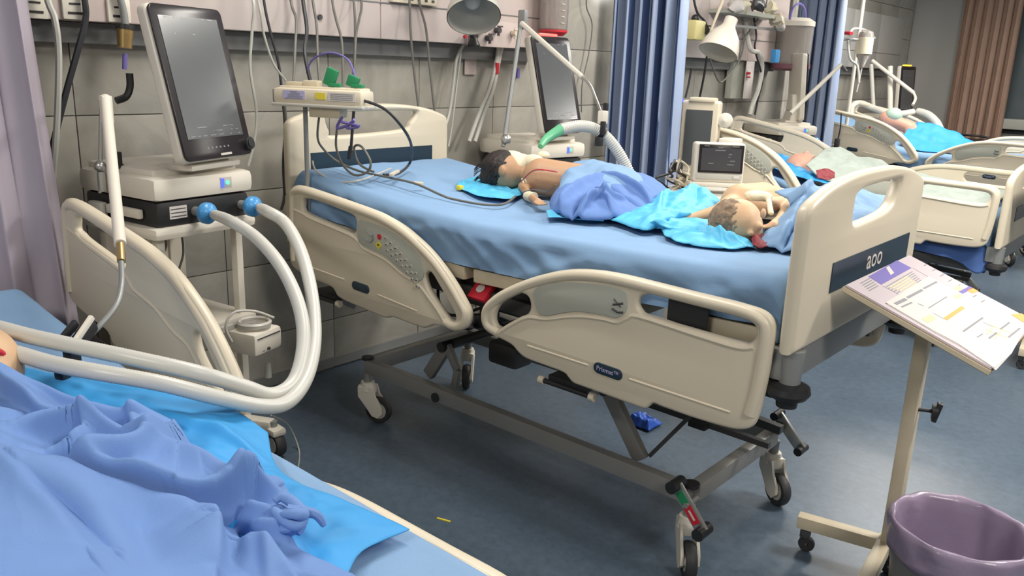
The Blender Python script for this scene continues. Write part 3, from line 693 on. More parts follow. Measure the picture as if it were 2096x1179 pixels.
# ---------------------------------------------------------------- foreground bed: azure pad, blanket, person
def bodyZ(X, Y):
    t = np.interp(X, [-3.0, -2.5, -2.1, -.7], [.86, .80, .775, .775])
    return t+.012
def ffl(z, *rows): return [([tuple(P(a, b, z=z))[:2] for a, b in r[0]], *r[1:]) for r in rows]
lay('absorbent_pad', PT((-220, 775, .84), (0, 752, .86), (120, 775, .86), (260, 795, .86), (400, 822, .84), (480, 845, .82), (548, 893, .795)),
    PT((-200, 1100, .80), (100, 1100, .80), (400, 1190, .80), (560, 1225, .80), (690, 1215, .80), (740, 1150, .80), (838, 1103, .795)),
    PT((-220, 775, .84), (-230, 900, .84), (-200, 1100, .80)), PT((548, 893, .795), (562, 955, .79), (600, 990, .79), (700, 1030, .79), (838, 1090, .79)),
    M['pad'], 'azure blue plastic pad spread under the crumpled blanket in the foreground', 'pad', base=.006, nu=120, nv=80, nz=.012, nsc=7, seed=3, crease=.006, csc=6, th=.002,
    fl=ffl(.82, ([(330, 880), (450, 900), (560, 945)], .018, .02, .012), ([(420, 945), (480, 955), (560, 950)], .015, .012, .02), ([(60, 800), (200, 840), (330, 850)], .012, .02, .02), ([(560, 960), (540, 1000), (600, 1060)], .012, .015, .02)))
# blanket folds: (polyline on the cloth, height, falloff to each side)
FZ = ffl(.87,
    ([(-60, 806), (60, 832), (165, 856), (260, 864), (345, 864)], .030, .050, .022, .012),
    ([(-40, 800), (30, 838), (80, 878), (130, 905), (215, 912)], .045, .028, .016, .022),
    ([(175, 903), (230, 884), (285, 874)], -.055, .016, .010, 0),
    ([(292, 912), (282, 885), (278, 858)], .035, .012, .030, -.010),
    ([(368, 872), (372, 900), (345, 920), (300, 928)], .050, .028, .014, .014),
    ([(40, 950), (100, 932), (170, 922), (250, 930), (320, 938)], .055, .030, .020, .016),
    ([(195, 922), (198, 945), (165, 972), (120, 982)], .045, .014, .012, .016),
    ([(110, 990), (150, 986), (178, 976)], -.055, .012, .012, 0),
    ([(305, 936), (265, 968), (215, 995), (165, 1012)], .045, .026, .014, -.012),
    ([(228, 1005), (250, 994), (268, 984)], -.035, .008, .008, 0),
    ([(318, 946), (365, 950), (420, 968), (465, 990)], .050, .020, .045, -.010),
    ([(165, 1006), (250, 1018), (340, 1026), (430, 1020), (515, 984)], .055, .050, .013, .030),
    ([(60, 990), (165, 1016), (260, 1034), (340, 1042), (440, 1040), (530, 1000)], -.030, .012, .014, 0),
    ([(455, 1008), (510, 984), (572, 988)], .050, .022, .018, .012),
    ([(500, 1012), (530, 1028), (560, 1042)], .030, .014, .018, .01),
    ([(110, 1020), (240, 1042), (350, 1058), (415, 1076)], .030, .030, .050, 0),
    ([(405, 1066), (428, 1085), (432, 1130), (436, 1180)], .035, .014, .045, -.014),
    ([(75, 1050), (140, 1080), (200, 1120), (240, 1170)], -.030, .016, .035, 0),
    ([(60, 1040), (130, 1068), (200, 1108), (250, 1165)], .020, .030, .014, .008),
    ([(-40, 1000), (60, 1060), (130, 1110), (180, 1175)], .030, .05, .03, .01),
    ([(438, 1100), (475, 1098), (522, 1080)], -.035, .014, .009, 0),
    ([(436, 1092), (475, 1088), (515, 1074)], .022, .016, .008, .008),
    ([(440, 1110), (500, 1096), (545, 1114), (590, 1150)], .030, .014, .03, 0),
    ([(538, 1085), (545, 1120), (550, 1170)], .012, .012, .008, 0),
    ([(300, 1070), (290, 1120), (320, 1180)], -.018, .03, .03, 0),
    ([(-60, 930), (10, 925), (60, 905)], .025, .03, .02, 0),
    ([(-40, 960), (40, 985), (110, 1005)], .022, .025, .02, .01),
    ([(520, 1052), (555, 1066), (590, 1062)], .030, .015, .012, .01),
    ([(488, 1042), (505, 1060), (518, 1082)], -.035, .010, .010, 0),
    ([(596, 1000), (560, 1030), (575, 1075)], .020, .014, .014, 0),
    ([(600, 1150), (640, 1160), (700, 1170)], .020, .02, .02, 0))
FZ = [(f[0], f[1]*(1.35 if abs(f[1]) >= .03 else 1.1), *f[2:]) for f in FZ]
lay('blanket', PT((-260, 810, .90), (-60, 790, .89), (0, 788, .885), (75, 816, .875), (165, 846, .865), (240, 858, .855), (320, 862, .845), (366, 884, .835), (378, 920, .83), (450, 965, .82), (500, 985, .82), (565, 985, .82), (596, 1020, .82)),
    PT((-260, 1400, .90), (0, 1400, .90), (300, 1400, .88), (520, 1330, .84), (650, 1250, .82), (745, 1190, .815)),
    PT((-260, 810, .90), (-280, 1000, .95), (-260, 1400, .90)), PT((596, 1020, .82), (588, 1050, .82), (578, 1085, .82), (618, 1135, .815), (690, 1165, .815), (745, 1190, .815)),
    M['blanket'], 'crumpled periwinkle cotton blanket over the patient in the foreground bed', 'blanket', base=.012, nu=330, nv=220, nz=.008, nsc=4, seed=5, th=.003, fl=FZ, edge=.022, crease=.003, csc=6)
# knotted blanket corner
kc = P(590, 1068, z=.86); kb = B()
for i in range(5):
    a = i*1.25
    kb.tube([kc+Vector((.024*math.cos(a+t)*(1+.1*i), .018*math.sin(a+t), -.012+.009*i+.006*math.sin(2*t))) for t in np.linspace(0, 4.6, 9)], [.006, .010, .011, .010, .006], 10)
kb.tube([kc+Vector((0, 0, .02)), kc+Vector((.03, .03, .015)), kc+Vector((.040, .042, -.008))], [.012, .009, .005], 8).sph(kc, (.028, .024, .022))
tag(obj('knotted_corner', kb, M['blanket']), 'knotted twist of periwinkle cloth at the blanket edge on the azure pad', 'knot')
# person in the foreground bed (mostly outside the frame)
pz = thing('person', 'patient lying in the foreground bed, only a taped cheek showing at the left edge', 'person', (-2.2, .45, .8), 0)
hc = P(-38, 752, z=.93)
fig('body', [((-1.95, .50, .85), (-1.45, .48, .84), .06, .05), ((-1.45, .48, .84), (-1.0, .50, .83), .045, .035), ((-1.95, .36, .85), (-1.4, .34, .84), .06, .05), (hc+Vector((.10, -.02, -.02)), (-1.98, .46, .86), .055, .08)],
    [(hc, (.10, .078, .095), rotm(.1)), (hc+Vector((.03, .02, .09)), (.02, .016, .02), None)], M['skin2'], pz, .010)
a = P(22, 742, z=.95); obj('tape', B().box(a+Vector((-.02, -.01, .0)), (.05, .03, .02), rotm(.4, .2), .006), M['gauze'], pz)
b_ = P(10, 735, z=.96); obj('airway_tube', B().tube([b_, P(0, 722, z=.98), P(-30, 712, z=1.0)], .008), M['red'], pz)

# ---------------------------------------------------------------- centre bed: first child
c1 = thing('person', 'small dark-haired child lying on the blue sheet, face bandaged, arm stretched forward', 'person', (-2.2, 2.7, 1.06), 0)
H = P(1036, 350, z=1.15)
neck = P(1082, 358, z=1.14); sh = P(1108, 362, z=1.145); hip = P(1195, 375, z=1.13)
sh2 = P(1100, 350, z=1.17)
el = P(1070, 382, z=1.10); wr = P(1084, 402, z=1.088); hd = P(1100, 413, z=1.086)
caps = [(H+Vector((.04, 0, 0)), neck, .045, .038), (neck, sh, .04, .065), (sh, hip, .080, .078), (sh+Vector((0, -.05, -.01)), el, .030, .022), (el, wr, .021, .015), (wr, hd, .014, .016)]
for k, (dx, dy, L) in enumerate(((.030, .012, 1), (.036, 0, 1.1), (.033, -.012, 1.05), (.024, -.022, .85))):
    q = hd+Vector((dx*.6, dy, 0)); caps.append((q-Vector((.012, 0, 0)), q+Vector((.018*L, dy*.3, -.006)), .0062, .005))
caps.append((hd+Vector((-.008, .014, .002)), hd+Vector((.012, .030, 0)), .0065, .005))
fx = (neck-H).normalized()
ells = [(H, (.092, .072, .080), rotm(math.atan2(fx.y, fx.x))), (H+Vector((.055, .035, -.005)), (.045, .045, .045), None),
        (H+Vector((.045, .062, .035)), (.014, .012, .016), None), (H+Vector((.035, -.068, .008)), (.018, .008, .024), None)]
fig('body', caps, ells, M['skin1'], c1, .005, 5)
fig('hair', [], [(H+Vector((-.022, -.004, .006)), (.094, .080, .084), rotm(math.atan2(fx.y, fx.x))), (H+Vector((-.05, -.055, -.03)), (.05, .035, .035), None)], M['hair'], c1, .006, 3)
hb = B()
for i in range(36):
    a = random.uniform(-2.9, -1.0); p0 = H+Vector((-.03+.07*math.cos(a), .065*math.sin(a), random.uniform(-.05, .04)))
    hb.tube([p0, p0+Vector((.03*math.cos(a)-.01, .022*math.sin(a), -.008)), p0+Vector((.045*math.cos(a)-.02, .03*math.sin(a), -.03))], [.003, .002, .0008], 4, n=2)
obj('hair_wisp', hb, M['hair'], c1, kind='stuff')
cp = P(1046, 326, z=1.22)
fig('gauze_cap', [(H+Vector((.02, .03, .05)), P(1088, 334, z=1.19), .036, .030)], [(H+Vector((.006, .032, .026)), (.086, .062, .062), rotm(-.15)), (P(1092, 330, z=1.20), (.055, .038, .030), None), (P(1112, 318, z=1.22), (.03, .03, .02), None)], M['gauze'], c1, .006, 3)
obj('wrist_bandage', B().tube([wr+Vector((-.020, .006, .0)), wr+Vector((.030, -.010, 0))], [.019, .022], 14, smooth=False), M['gauze'], c1)
ab = B()
for t_ in (.25, .5, .75):
    q = el.lerp(sh+Vector((0, -.05, -.01)), t_); d = (sh-el).normalized(); o1 = d.orthogonal().normalized(); o2 = d.cross(o1)
    ab.tube([q+(o1*math.cos(s_)+o2*math.sin(s_))*.030 for s_ in np.linspace(0, 2*PI, 13)], .0035, 6, n=2)
obj('line_tape', ab, M['gauze'], c1)
obj('red_line', B().tube([P(1066, 372, z=1.13), P(1090, 350, z=1.2), P(1115, 348, z=1.22), P(1140, 352, z=1.2)], .003, 6), M['red'], c1)
obj('lead_wire', B().tube([P(1068, 395, z=1.10), P(1090, 388, z=1.16), P(1118, 392, z=1.19), P(1138, 378, z=1.22)], .002, 6), M['cable'], c1)

lay('child_pillow_pad', PT((938, 378, 1.085), (975, 365, 1.09), (1010, 368, 1.09), (1060, 375, 1.09)), PT((945, 392, 1.075), (980, 405, 1.07), (1040, 411, 1.066), (1078, 398, 1.066)),
    PT((938, 378, 1.085), (936, 385, 1.08), (945, 392, 1.075)), PT((1060, 375, 1.09), (1075, 385, 1.075), (1078, 398, 1.066)), M['cyan'], 'crumpled cyan disposable pad under the dark-haired child\'s head', 'pad',
    base=.008, nu=60, nv=40, nz=.010, nsc=12, seed=8, crease=.008, csc=9, th=.002).name = 'pillow_pad'
lay('covering_cloth', PT((1150, 358, 1.12), (1180, 355, 1.12), (1215, 358, 1.12), (1262, 366, 1.12), (1320, 380, 1.11)),
    PT((1136, 412, 1.09), (1180, 414, 1.09), (1230, 420, 1.09), (1280, 425, 1.09), (1330, 430, 1.09)),
    PT((1150, 358, 1.12), (1146, 385, 1.13), (1136, 412, 1.09)), PT((1320, 380, 1.11), (1332, 405, 1.10), (1330, 430, 1.09)), M['sheet'],
    'light blue cloth laid over the dark-haired child\'s hips', 'blanket', base=.01, nu=90, nv=60, nz=.008, nsc=7, seed=9, crease=.004, csc=6, dome=.085,
    fl=ffl(1.18, ([(1150, 372), (1200, 368), (1270, 380), (1330, 395)], .015, .03, .03)))
lay('blanket', PT((1165, 384, 1.10), (1210, 372, 1.10), (1262, 370, 1.10), (1325, 380, 1.10), (1362, 396, 1.09)),
    PT((1130, 436, 1.068), (1150, 450, 1.065), (1205, 458, 1.066), (1275, 455, 1.066), (1335, 448, 1.066)),
    PT((1165, 384, 1.10), (1140, 405, 1.09), (1127, 420, 1.075), (1130, 436, 1.068)), PT((1362, 396, 1.09), (1372, 420, 1.07), (1335, 448, 1.066)), M['blanket2'],
    'bunched periwinkle blanket over the legs of the dark-haired child', 'blanket', base=.012, nu=190, nv=140, nz=.008, nsc=7, seed=12, crease=.004, csc=5, th=.004, dome=.080,
    fl=ffl(1.15, ([(1138, 425), (1148, 402), (1185, 388), (1235, 378)], 0.038, .020, .012, -.012), ([(1172, 440), (1182, 412), (1210, 398), (1270, 398)], 0.049, .016, .009, .016), ([(1165, 432), (1172, 408), (1195, 394)], -0.043, .008, .009, 0),
        ([(1222, 392), (1250, 402), (1268, 420), (1270, 440)], 0.043, .016, .009, .014), ([(1205, 447), (1258, 438), (1310, 424), (1350, 408)], 0.049, .016, .009, .018), ([(1262, 424), (1300, 412), (1350, 398)], -0.049, .008, .009, 0),
        ([(1215, 374), (1262, 380), (1320, 392), (1358, 404)], 0.038, .020, .012, .014), ([(1240, 386), (1280, 396), (1320, 402)], -0.032, .010, .008, 0), ([(1185, 452), (1225, 449), (1262, 452)], 0.020, .012, .007, .006)))
lay('pad', PT((1118, 436, 1.072), (1150, 430, 1.08), (1205, 432, 1.08), (1240, 440, 1.08)), PT((1122, 450, 1.066), (1150, 450, 1.066), (1190, 455, 1.066), (1235, 458, 1.066)), PT((1118, 436, 1.072), (1122, 450, 1.066)), PT((1240, 440, 1.08), (1235, 458, 1.066)), M['cyan'],
    'narrow cyan pad edge peeping out below the bunched periwinkle blanket', 'pad', base=.008, nu=50, nv=16, nz=.005, nsc=12, seed=14, crease=.004, csc=10, th=.002)
lay('disposable_drape', PT((1335, 415, 1.07), (1368, 406, 1.07), (1420, 404, 1.07), (1462, 412, 1.07), (1478, 430, 1.07)),
    PT((1238, 452, 1.066), (1280, 468, 1.066), (1322, 480, 1.066), (1370, 464, 1.07), (1420, 450, 1.07)),
    PT((1335, 415, 1.07), (1310, 432, 1.07), (1270, 448, 1.07), (1238, 452, 1.066)), PT((1478, 430, 1.07), (1460, 446, 1.07), (1420, 450, 1.07)), M['cyan'], 'crumpled cyan drape lying between the two children', 'drape',
    base=.012, nu=100, nv=70, nz=.014, nsc=9, seed=15, crease=.008, csc=7, th=.002, dome=.03, fl=ffl(1.1, ([(1345, 440), (1350, 415), (1375, 405)], .03, .014, .012, .008), ([(1270, 458), (1330, 470), (1400, 455)], .014, .01, .008, .004), ([(1385, 425), (1420, 405), (1450, 420)], .045, .05, .04), ([(1290, 462), (1340, 450), (1400, 440)], .02, .02, .02)))
lay('disposable_drape', PT((1262, 456, 1.07), (1330, 462, 1.075), (1410, 452, 1.08), (1460, 462, 1.08), (1490, 488, 1.08)),
    PT((1360, 490, 1.066), (1400, 506, 1.064), (1450, 514, 1.066), (1500, 516, 1.066), (1548, 512, 1.066)),
    PT((1262, 456, 1.07), (1310, 470, 1.07), (1350, 476, 1.067), (1360, 490, 1.066)), PT((1490, 488, 1.08), (1520, 495, 1.07), (1548, 512, 1.066)), M['cyan'], 'second cyan drape, nearest the mattress edge under the baby\'s head', 'drape',
    base=.010, nu=100, nv=50, nz=.012, nsc=9, seed=17, crease=.008, csc=8, th=.002, dome=.012, fl=ffl(1.08, ([(1370, 486), (1430, 484), (1500, 498), (1540, 508)], .022, .014, .009, .008), ([(1380, 497), (1440, 500), (1500, 510)], .016, .010, .007, .006), ([(1290, 462), (1350, 470), (1420, 466)], .016, .012, .008, .006), ([(1440, 470), (1470, 485), (1480, 500)], .016, .010, .008, .004)))

# ---------------------------------------------------------------- centre bed: the baby across the foot end
c2 = thing('person', 'baby lying across the foot end with head toward the near edge, chest bandaged', 'person', (-1.2, 2.6, 1.06), 0)
H2_ = P(1510, 454, z=1.125); ch = P(1516, 418, z=1.125); ab_ = P(1560, 410, z=1.115); fin = P(1417, 447, z=1.085)
shL = P(1478, 432, z=1.115); shR = P(1560, 425, z=1.13)
elR = P(1622, 412, z=1.12); wrR = P(1600, 446, z=1.12); haR = P(1583, 463, z=1.115)
caps = [(H2_, ch.lerp(H2_, .45), .05, .045), (ch, ab_, .078, .072), (ab_, ab_+Vector((.03, .20, -.03)), .068, .055), (shL, ch, .035, .06), (shR, ch, .035, .055),
        (shL, fin, .029, .019), (fin, fin+Vector((-.012, -.02, -.004)), .017, .014), (shR, elR, .034, .027), (elR, wrR, .026, .020), (wrR, haR, .018, .019)]
for k in range(4):
    q = fin+Vector((-.018, -.022-.0*k, 0))+Vector((.010*(k-1.5), -.004*(k-1.5), 0)); caps.append((q, q+Vector((-.013, -.016, -.007)), .0055, .0045))
    q = haR+Vector((-.012, -.006, 0))+Vector((.007*(k-1.5), -.008*(k-1.5), 0)); caps.append((q, q+Vector((-.018, -.012, -.006)), .0055, .0048))
caps += [(fin+Vector((-.010, .006, .002)), fin+Vector((-.028, .008, 0)), .006, .005), (haR+Vector((-.002, .012, .004)), haR+Vector((-.018, .018, .002)), .006, .005)]
caps += [(ab_+Vector((.07, .22, -.02)), ab_+Vector((.15, .33, -.02)), .045, .035), (ab_+Vector((.0, .24, -.02)), ab_+Vector((-.02, .38, -.03)), .045, .035)]
ells = [(H2_, (.078, .082, .076), rotm(.3)), (H2_+Vector((.030, -.006, -.008)), (.058, .056, .056), None), (H2_+Vector((.085, -.020, .000)), (.014, .014, .012), None),
        (P(1562, 437, z=1.17), (.010, .016, .018), rotm(.4)), (H2_+Vector((.07, -.045, -.022)), (.012, .014, .010), None)]
fig('body', caps, ells, M['skin2'], c2, .005, 5)
hh = fig('hair', [], [(H2_+Vector((-.016, -.014, .0)), (.074, .076, .074), rotm(.3))], M['hair2'], c2, .005, 3)
fig('chest_bandage', [(P(1535, 402, z=1.185), P(1572, 404, z=1.18), .016, .016), (P(1572, 404, z=1.18), P(1578, 436, z=1.15), .010, .010)], [(P(1552, 400, z=1.185), (.05, .035, .018), rotm(.3))], M['gauze'], c2, .005, 3)
lay('red_cloth', PZ(1.075, (1536, 493), (1552, 488), (1570, 492)), PZ(1.068, (1540, 512), (1555, 518), (1572, 515)), PT((1536, 493, 1.075), (1540, 512, 1.068)), PT((1570, 492, 1.075), (1572, 515, 1.068)), M['blood'], 'small dark red cloth beside the baby\'s head', 'cloth', base=.014, nu=24, nv=20, nz=.014, nsc=30, seed=21, crease=.01, csc=25)
lay('blanket', PT((1585, 402, 1.17), (1625, 396, 1.18), (1700, 400, 1.16), (1830, 412, 1.13)), PT((1560, 512, 1.068), (1600, 524, 1.066), (1640, 528, 1.07), (1672, 540, 1.075)),
    PT((1585, 402, 1.17), (1614, 420, 1.16), (1608, 445, 1.12), (1578, 472, 1.09), (1560, 490, 1.07), (1560, 512, 1.068)), PT((1830, 412, 1.13), (1800, 470, 1.10), (1740, 520, 1.08), (1672, 540, 1.075)), M['sheet'],
    'rumpled light blue blanket over the baby beside the foot board', 'blanket', base=.014, nu=110, nv=90, nz=.014, nsc=8, seed=23, crease=.008, csc=6, th=.004, dome=.04,
    fl=ffl(1.12, ([(1575, 500), (1600, 475), (1640, 440), (1660, 415)], .030, .016, .010, .012), ([(1600, 512), (1630, 485), (1655, 450)], .030, .016, .010, .012), ([(1590, 500), (1615, 478), (1645, 445)], -.03, .008, .009, 0), ([(1590, 402), (1640, 412), (1700, 430)], .025, .014, .01, .01), ([(1570, 505), (1610, 514), (1650, 516)], .018, .012, .008, .006)))

# ---------------------------------------------------------------- beds behind: patients and covers
c3 = thing('person', 'bald bandaged patient lying in the second bed under a pale quilt', 'person', (-2.2, 5.8, .95), 0)
h3 = P(1640, 343, y=5.72)
fig('body', [(h3, h3+Vector((.2, .02, -.05)), .07, .065), (h3+Vector((.25, .02, -.09)), h3+Vector((.6, .05, -.19)), .11, .085), (h3+Vector((.6, .12, -.19)), h3+Vector((.9, .12, -.22)), .05, .04), (h3+Vector((.6, -.06, -.19)), h3+Vector((.9, -.08, -.22)), .05, .04)],
    [(h3, (.115, .085, .10), rotm(0, .2)), (h3+Vector((.03, -.01, .105)), (.02, .016, .02), None), (h3+Vector((0, -.085, .0)), (.022, .012, .03), None), (h3+Vector((.07, 0, .085)), (.02, .03, .012), None)], M['skin3'], c3, .010, 4)
obj('neck_bandage', B().cyl(h3+Vector((.12, -.02, -.01)), h3+Vector((.23, -.02, -.05)), .088, .10), M['gauze'], c3)
lay('red_cloth', PT((1668, 368, .98), (1690, 364, .99), (1706, 372, .97)), PT((1670, 384, .95), (1690, 388, .94), (1706, 384, .94)), PT((1668, 368, .98), (1670, 384, .95)), PT((1706, 372, .97), (1706, 384, .94)), M['blood'], 'dark red cloth below the bandaged neck of the patient in the second bed', 'cloth', base=.06, nu=30, nv=24, nz=.014, nsc=10, seed=31, crease=.01, csc=9)
qt = [(h3.x+.12, 5.50, .98), (-2.0, 5.45, .90), (-1.6, 5.42, .875), (-1.05, 5.40, .87)]; qb = [(h3.x+.10, 6.2, .98), (-2.0, 6.22, .90), (-1.5, 6.22, .875), (-1.05, 6.22, .87)]
lay('quilt', qt, qb, [qt[0], (qt[0][0], 5.85, 1.05), qb[0]], [qt[-1], (-1.05, 5.8, .87), qb[-1]], M['quilt'], 'pale green and cream floral quilt over the patient in the second bed', 'quilt', base=.03, nu=120, nv=70, nz=.02, nsc=4, seed=33, crease=.012, csc=4, th=.012,
    fl=[([(-2.45, 5.85), (-2.1, 5.85), (-1.75, 5.85)], .09, .20, .20), ([(-1.9, 5.85), (-1.5, 5.8), (-1.1, 5.8)], .04, .2, .2)])
lay('blue_drape', [(-2.5, 5.42, 1.00), (-2.2, 5.42, .93), (-1.95, 5.42, .90)], [(-2.55, 5.9, 1.02), (-2.2, 5.9, .95), (-1.95, 5.8, .93)], [(-2.5, 5.42, 1.0), (-2.55, 5.9, 1.02)], [(-1.95, 5.42, .90), (-1.95, 5.8, .93)], M['pad'], 'azure pad beneath the bald patient\'s head in the second bed', 'pad', base=.02, nu=50, nv=40, nz=.03, nsc=9, seed=35, crease=.02, csc=6, th=.003)
# blue sheet hanging under the near rail of the second bed
hg = [(-1.75, 5.42, .82), (-1.5, 5.37, .78), (-1.2, 5.37, .78), (-1.0, 5.37, .82)]; hl_ = [(-1.70, 5.36, .63), (-1.5, 5.33, .60), (-1.36, 5.37, .59), (-1.22, 5.32, .59), (-1.12, 5.35, .56), (-1.02, 5.32, .515), (-.95, 5.34, .56)]
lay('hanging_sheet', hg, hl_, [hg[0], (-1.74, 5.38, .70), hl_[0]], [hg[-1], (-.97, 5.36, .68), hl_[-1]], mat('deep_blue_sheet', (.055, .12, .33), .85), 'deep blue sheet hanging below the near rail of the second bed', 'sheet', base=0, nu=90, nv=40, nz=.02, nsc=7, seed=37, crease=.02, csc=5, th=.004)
c4 = thing('person', 'patient with a green mask in the farthest bed, body under an azure cover', 'person', (-2.4, 8.8, 1.0), 0)
h4 = P(1822, 246, y=8.85)
fig('body', [(h4, h4+Vector((.2, 0, -.06)), .07, .06), (h4+Vector((.25, 0, -.12)), h4+Vector((.55, 0, -.22)), .10, .08), (h4+Vector((.55, 0, -.22)), h4+Vector((.75, 0, -.28)), .06, .04)],
    [(h4, (.115, .085, .10), rotm(0, .2)), (h4+Vector((.03, 0, .1)), (.02, .016, .02), None)], M['skin3'], c4, .012, 4)
obj('face_mask', B().sph(h4+Vector((.03, -.01, .05)), (.085, .075, .075)), mat('pale_green_mask', (.42, .56, .46), .6), c4)
qt = [(h4.x+.22, 8.50, 1.00), (-2.3, 8.45, .93), (-1.75, 8.45, .93)]; qb = [(h4.x+.2, 9.2, 1.04), (-2.2, 9.22, .95), (-1.75, 9.22, .94)]
lay('azure_cover', qt, qb, [qt[0], (qt[0][0]-.02, 8.87, 1.12), qb[0]], [qt[-1], (-1.78, 8.87, .98), qb[-1]], M['pad'], 'bright azure cover heaped over the patient in the farthest bed', 'cover', base=.02, nu=90, nv=60, nz=.02, nsc=4, seed=41, crease=.012, csc=4, th=.004,
    fl=[([(h4.x+.2, 8.87), (-2.3, 8.87), (-2.0, 8.87)], .11, .17, .17)])
# ---------------------------------------------------------------- curtains
curtain('curtain', [(-3.02, .10, 0), (-3.02, 1.03, 0)], 2.85, .62, 7, .035, M['mauve'], 'mauve grey plastic-sheen curtain at the left edge behind the foreground bed', narrow=1.10, seed=3)
curtain('curtain', [(-3.36, 4.80, 0), (-2.78, 4.80, 0)], 2.9, .45, 6, .045, M['bcurt'], 'blue curtain with navy stripes between the two nearest bays', narrow=1.0, m2=M['navyc'], stripes=5, seed=5, lean=.02)
curtain('curtain', [(-3.38, 7.85, 0), (-2.93, 7.85, 0)], 2.9, .6, 5, .045, M['bcurt'], 'second blue grey curtain hanging beside the farthest bay', narrow=1.05, m2=M['navyc'], stripes=7, seed=6)
curtain('curtain', [(-2.84, EY-.2, 0), (-2.22, EY-.2, 0)], 2.62, .35, 6, .05, M['brcurt'], 'brown pleated curtain beside the far window', narrow=1.02, seed=8)

def D(px, py, d): return EYE+ray(px, py)*d
def hosepath(*pts): return [D(*p) for p in pts]

# ---------------------------------------------------------------- ventilators
def ventilator(label, org, rz, scr, full=True, glow=None):
    """cart ventilator; front looks along local +x. scr = (centre, yaw, tilt, w, h) in world space"""
    v = thing('ventilator', label, 'ventilator', (*org, 0), rz, 'ventilators on carts')
    I = Matrix()
    def part(n, b, m, par=v): return obj(n, b, m, par, R=I)
    part('machine_body', B().box((0, 0, 1.045), (.44, .40, .095), bev=.02), M['black'])
    cov = B().box((0, 0, 1.135), (.47, .43, .085), bev=.028).box((-.02, 0, 1.185), (.40, .36, .03), bev=.014)
    tc_ = part('top_cover', cov, M['white'])
    part('status_display', B().box((.2355, .085, 1.14), (.003, .05, .038), bev=.001), M['palegrey'], tc_)
    part('blue_light', B().box((.2375, .068, 1.138), (.003, .014, .034)), M['blueglow'], tc_)
    part('green_light', B().cyl((.2365, .090, 1.138), (.2395, .090, 1.138), .008, seg=12), M['greenglow'], tc_)
    part('cart_tray', B().box((0, 0, .978), (.47, .44, .045), bev=.02), M['white'])
    lb = part('label', B().box((.2212, -.115, 1.05), (.002, .07, .045)), M['paper2'])
    for k in range(3): part('label_line', B().box((.2225, -.115, 1.036+k*.013), (.0015, .062, .003)), M['dark'], lb)
    part('side_handle', B().box((.05, -.215, 1.045), (.20, .02, .035), bev=.008), M['white'])
    part('side_bracket', B().box((-.10, -.225, 1.03), (.08, .03, .07), bev=.008), M['palegrey'])
    fl_ = []
    for y in (-.045, .160):
        f = part('gas_port', B().cyl((.215, y, 1.045), (.262, y, 1.045), .017), M['bracket'])
        part('filter', B().lathe([(0, 0), (.012, 0), (.016, .010), (.034, .016), (.039, .024), (.039, .040), (.034, .048), (.014, .056), (.013, .074), (0, .074)], (.255, y, 1.045), Matrix.Rotation(PI/2, 4, 'Y')), M['filt'], f)
    # cart
    for y in (-.17, .17): part('front_post', B().box((.17, y, .53), (.035, .03, .87), bev=.004), M['white'])
    bp = part('back_panel', B().box((-.18, 0, .54), (.04, .34, .86), bev=.006), M['white'])
    for y in (-.10, -.05, 0, .05, .10): part('panel_rib', B().box((-.156, y, .72), (.010, .012, .44), bev=.002), M['white'], bp)
    part('shelf', B().box((0, 0, .585), (.44, .42, .028), bev=.008), M['white'])
    part('cart_base', B().box((-.02, 0, .135), (.50, .36, .05), bev=.018), M['white'])
    for x, y, a in ((.30, -.18, .2), (.30, .20, -.2), (-.22, -.2, 2.6), (-.22, .2, 3.0)):
        part('base_leg', B().bar((.0, y*.5, .13), (x, y, .13), .055, .045, .012), M['white'])
        c = obj('caster', B().cyl((x, y, .12), (x, y, .15), .018), M['bracket'], v, R=I)
        w_ = obj('wheel', B().lathe([(.030, -.020), (.048, -.021), (.052, -.012), (.053, 0), (.052, .012), (.048, .021), (.030, .020)], (x+.02*math.cos(a), y+.02*math.sin(a), .053), Matrix.Rotation(a, 4, 'Z') @ Matrix.Rotation(PI/2, 4, 'X'), close=True), M['rubber'], c, R=I)
        hb = B().cyl(Vector((x+.02*math.cos(a), y+.02*math.sin(a), .053))-Vector((-.022*math.sin(a), .022*math.cos(a), 0)), Vector((x+.02*math.cos(a), y+.02*math.sin(a), .053))+Vector((-.022*math.sin(a), .022*math.cos(a), 0)), .032)
        obj('caster_cover', B().box((x+.012*math.cos(a), y+.012*math.sin(a), .112), (.085, .062, .030), rotm(a), .012), M['white'], c, R=I)
        obj('hub', hb, M['palegrey'], c, R=I)
    # screen
    c, yaw, til, w_, h_ = scr; c = Vector(c)
    T = Matrix.Translation(c) @ Matrix.Rotation(yaw, 4, 'Z') @ Matrix.Rotation(-til, 4, 'Y')
    W2 = world(v).inverted() @ T
    hs = obj('screen_housing', plate('screen_housing', rrect(w_, h_, .028), [], .045, .012, Matrix.Translation((-.028, 0, 0)) @ YZ, sm=False), M['white'], v, R=W2)
    bz = obj('bezel', plate('bezel', rrect(w_-.008, h_-.008, .024), [], .010, .003, YZ, sm=False), M['bezel'], hs, R=I)
    obj('display', B().box((.0058, -.002, .018), (.002, w_*.80, h_*.775)), M['screen'], hs, R=I)
    pr = B(); rr = random.Random(4)
    for z, n in ((.225, 5), (.17, 2), (-.155, 6), (-.17, 8), (-.185, 9)):
        for k in range(n):
            y = -w_*.36+rr.random()*w_*.7; pr.box((.0072, y, z*h_/.545), (.0008, rr.uniform(.008, .03), .0035))
    obj('screen_text', pr, M['trace'], hs, kind='stuff', R=I)
    kn = B()
    for k in range(6): kn.box((.0056, -.06+k*.022, -h_*.42), (.001, .008, .006))
    obj('key_mark', kn, M['trace'], hs, kind='stuff', R=I)
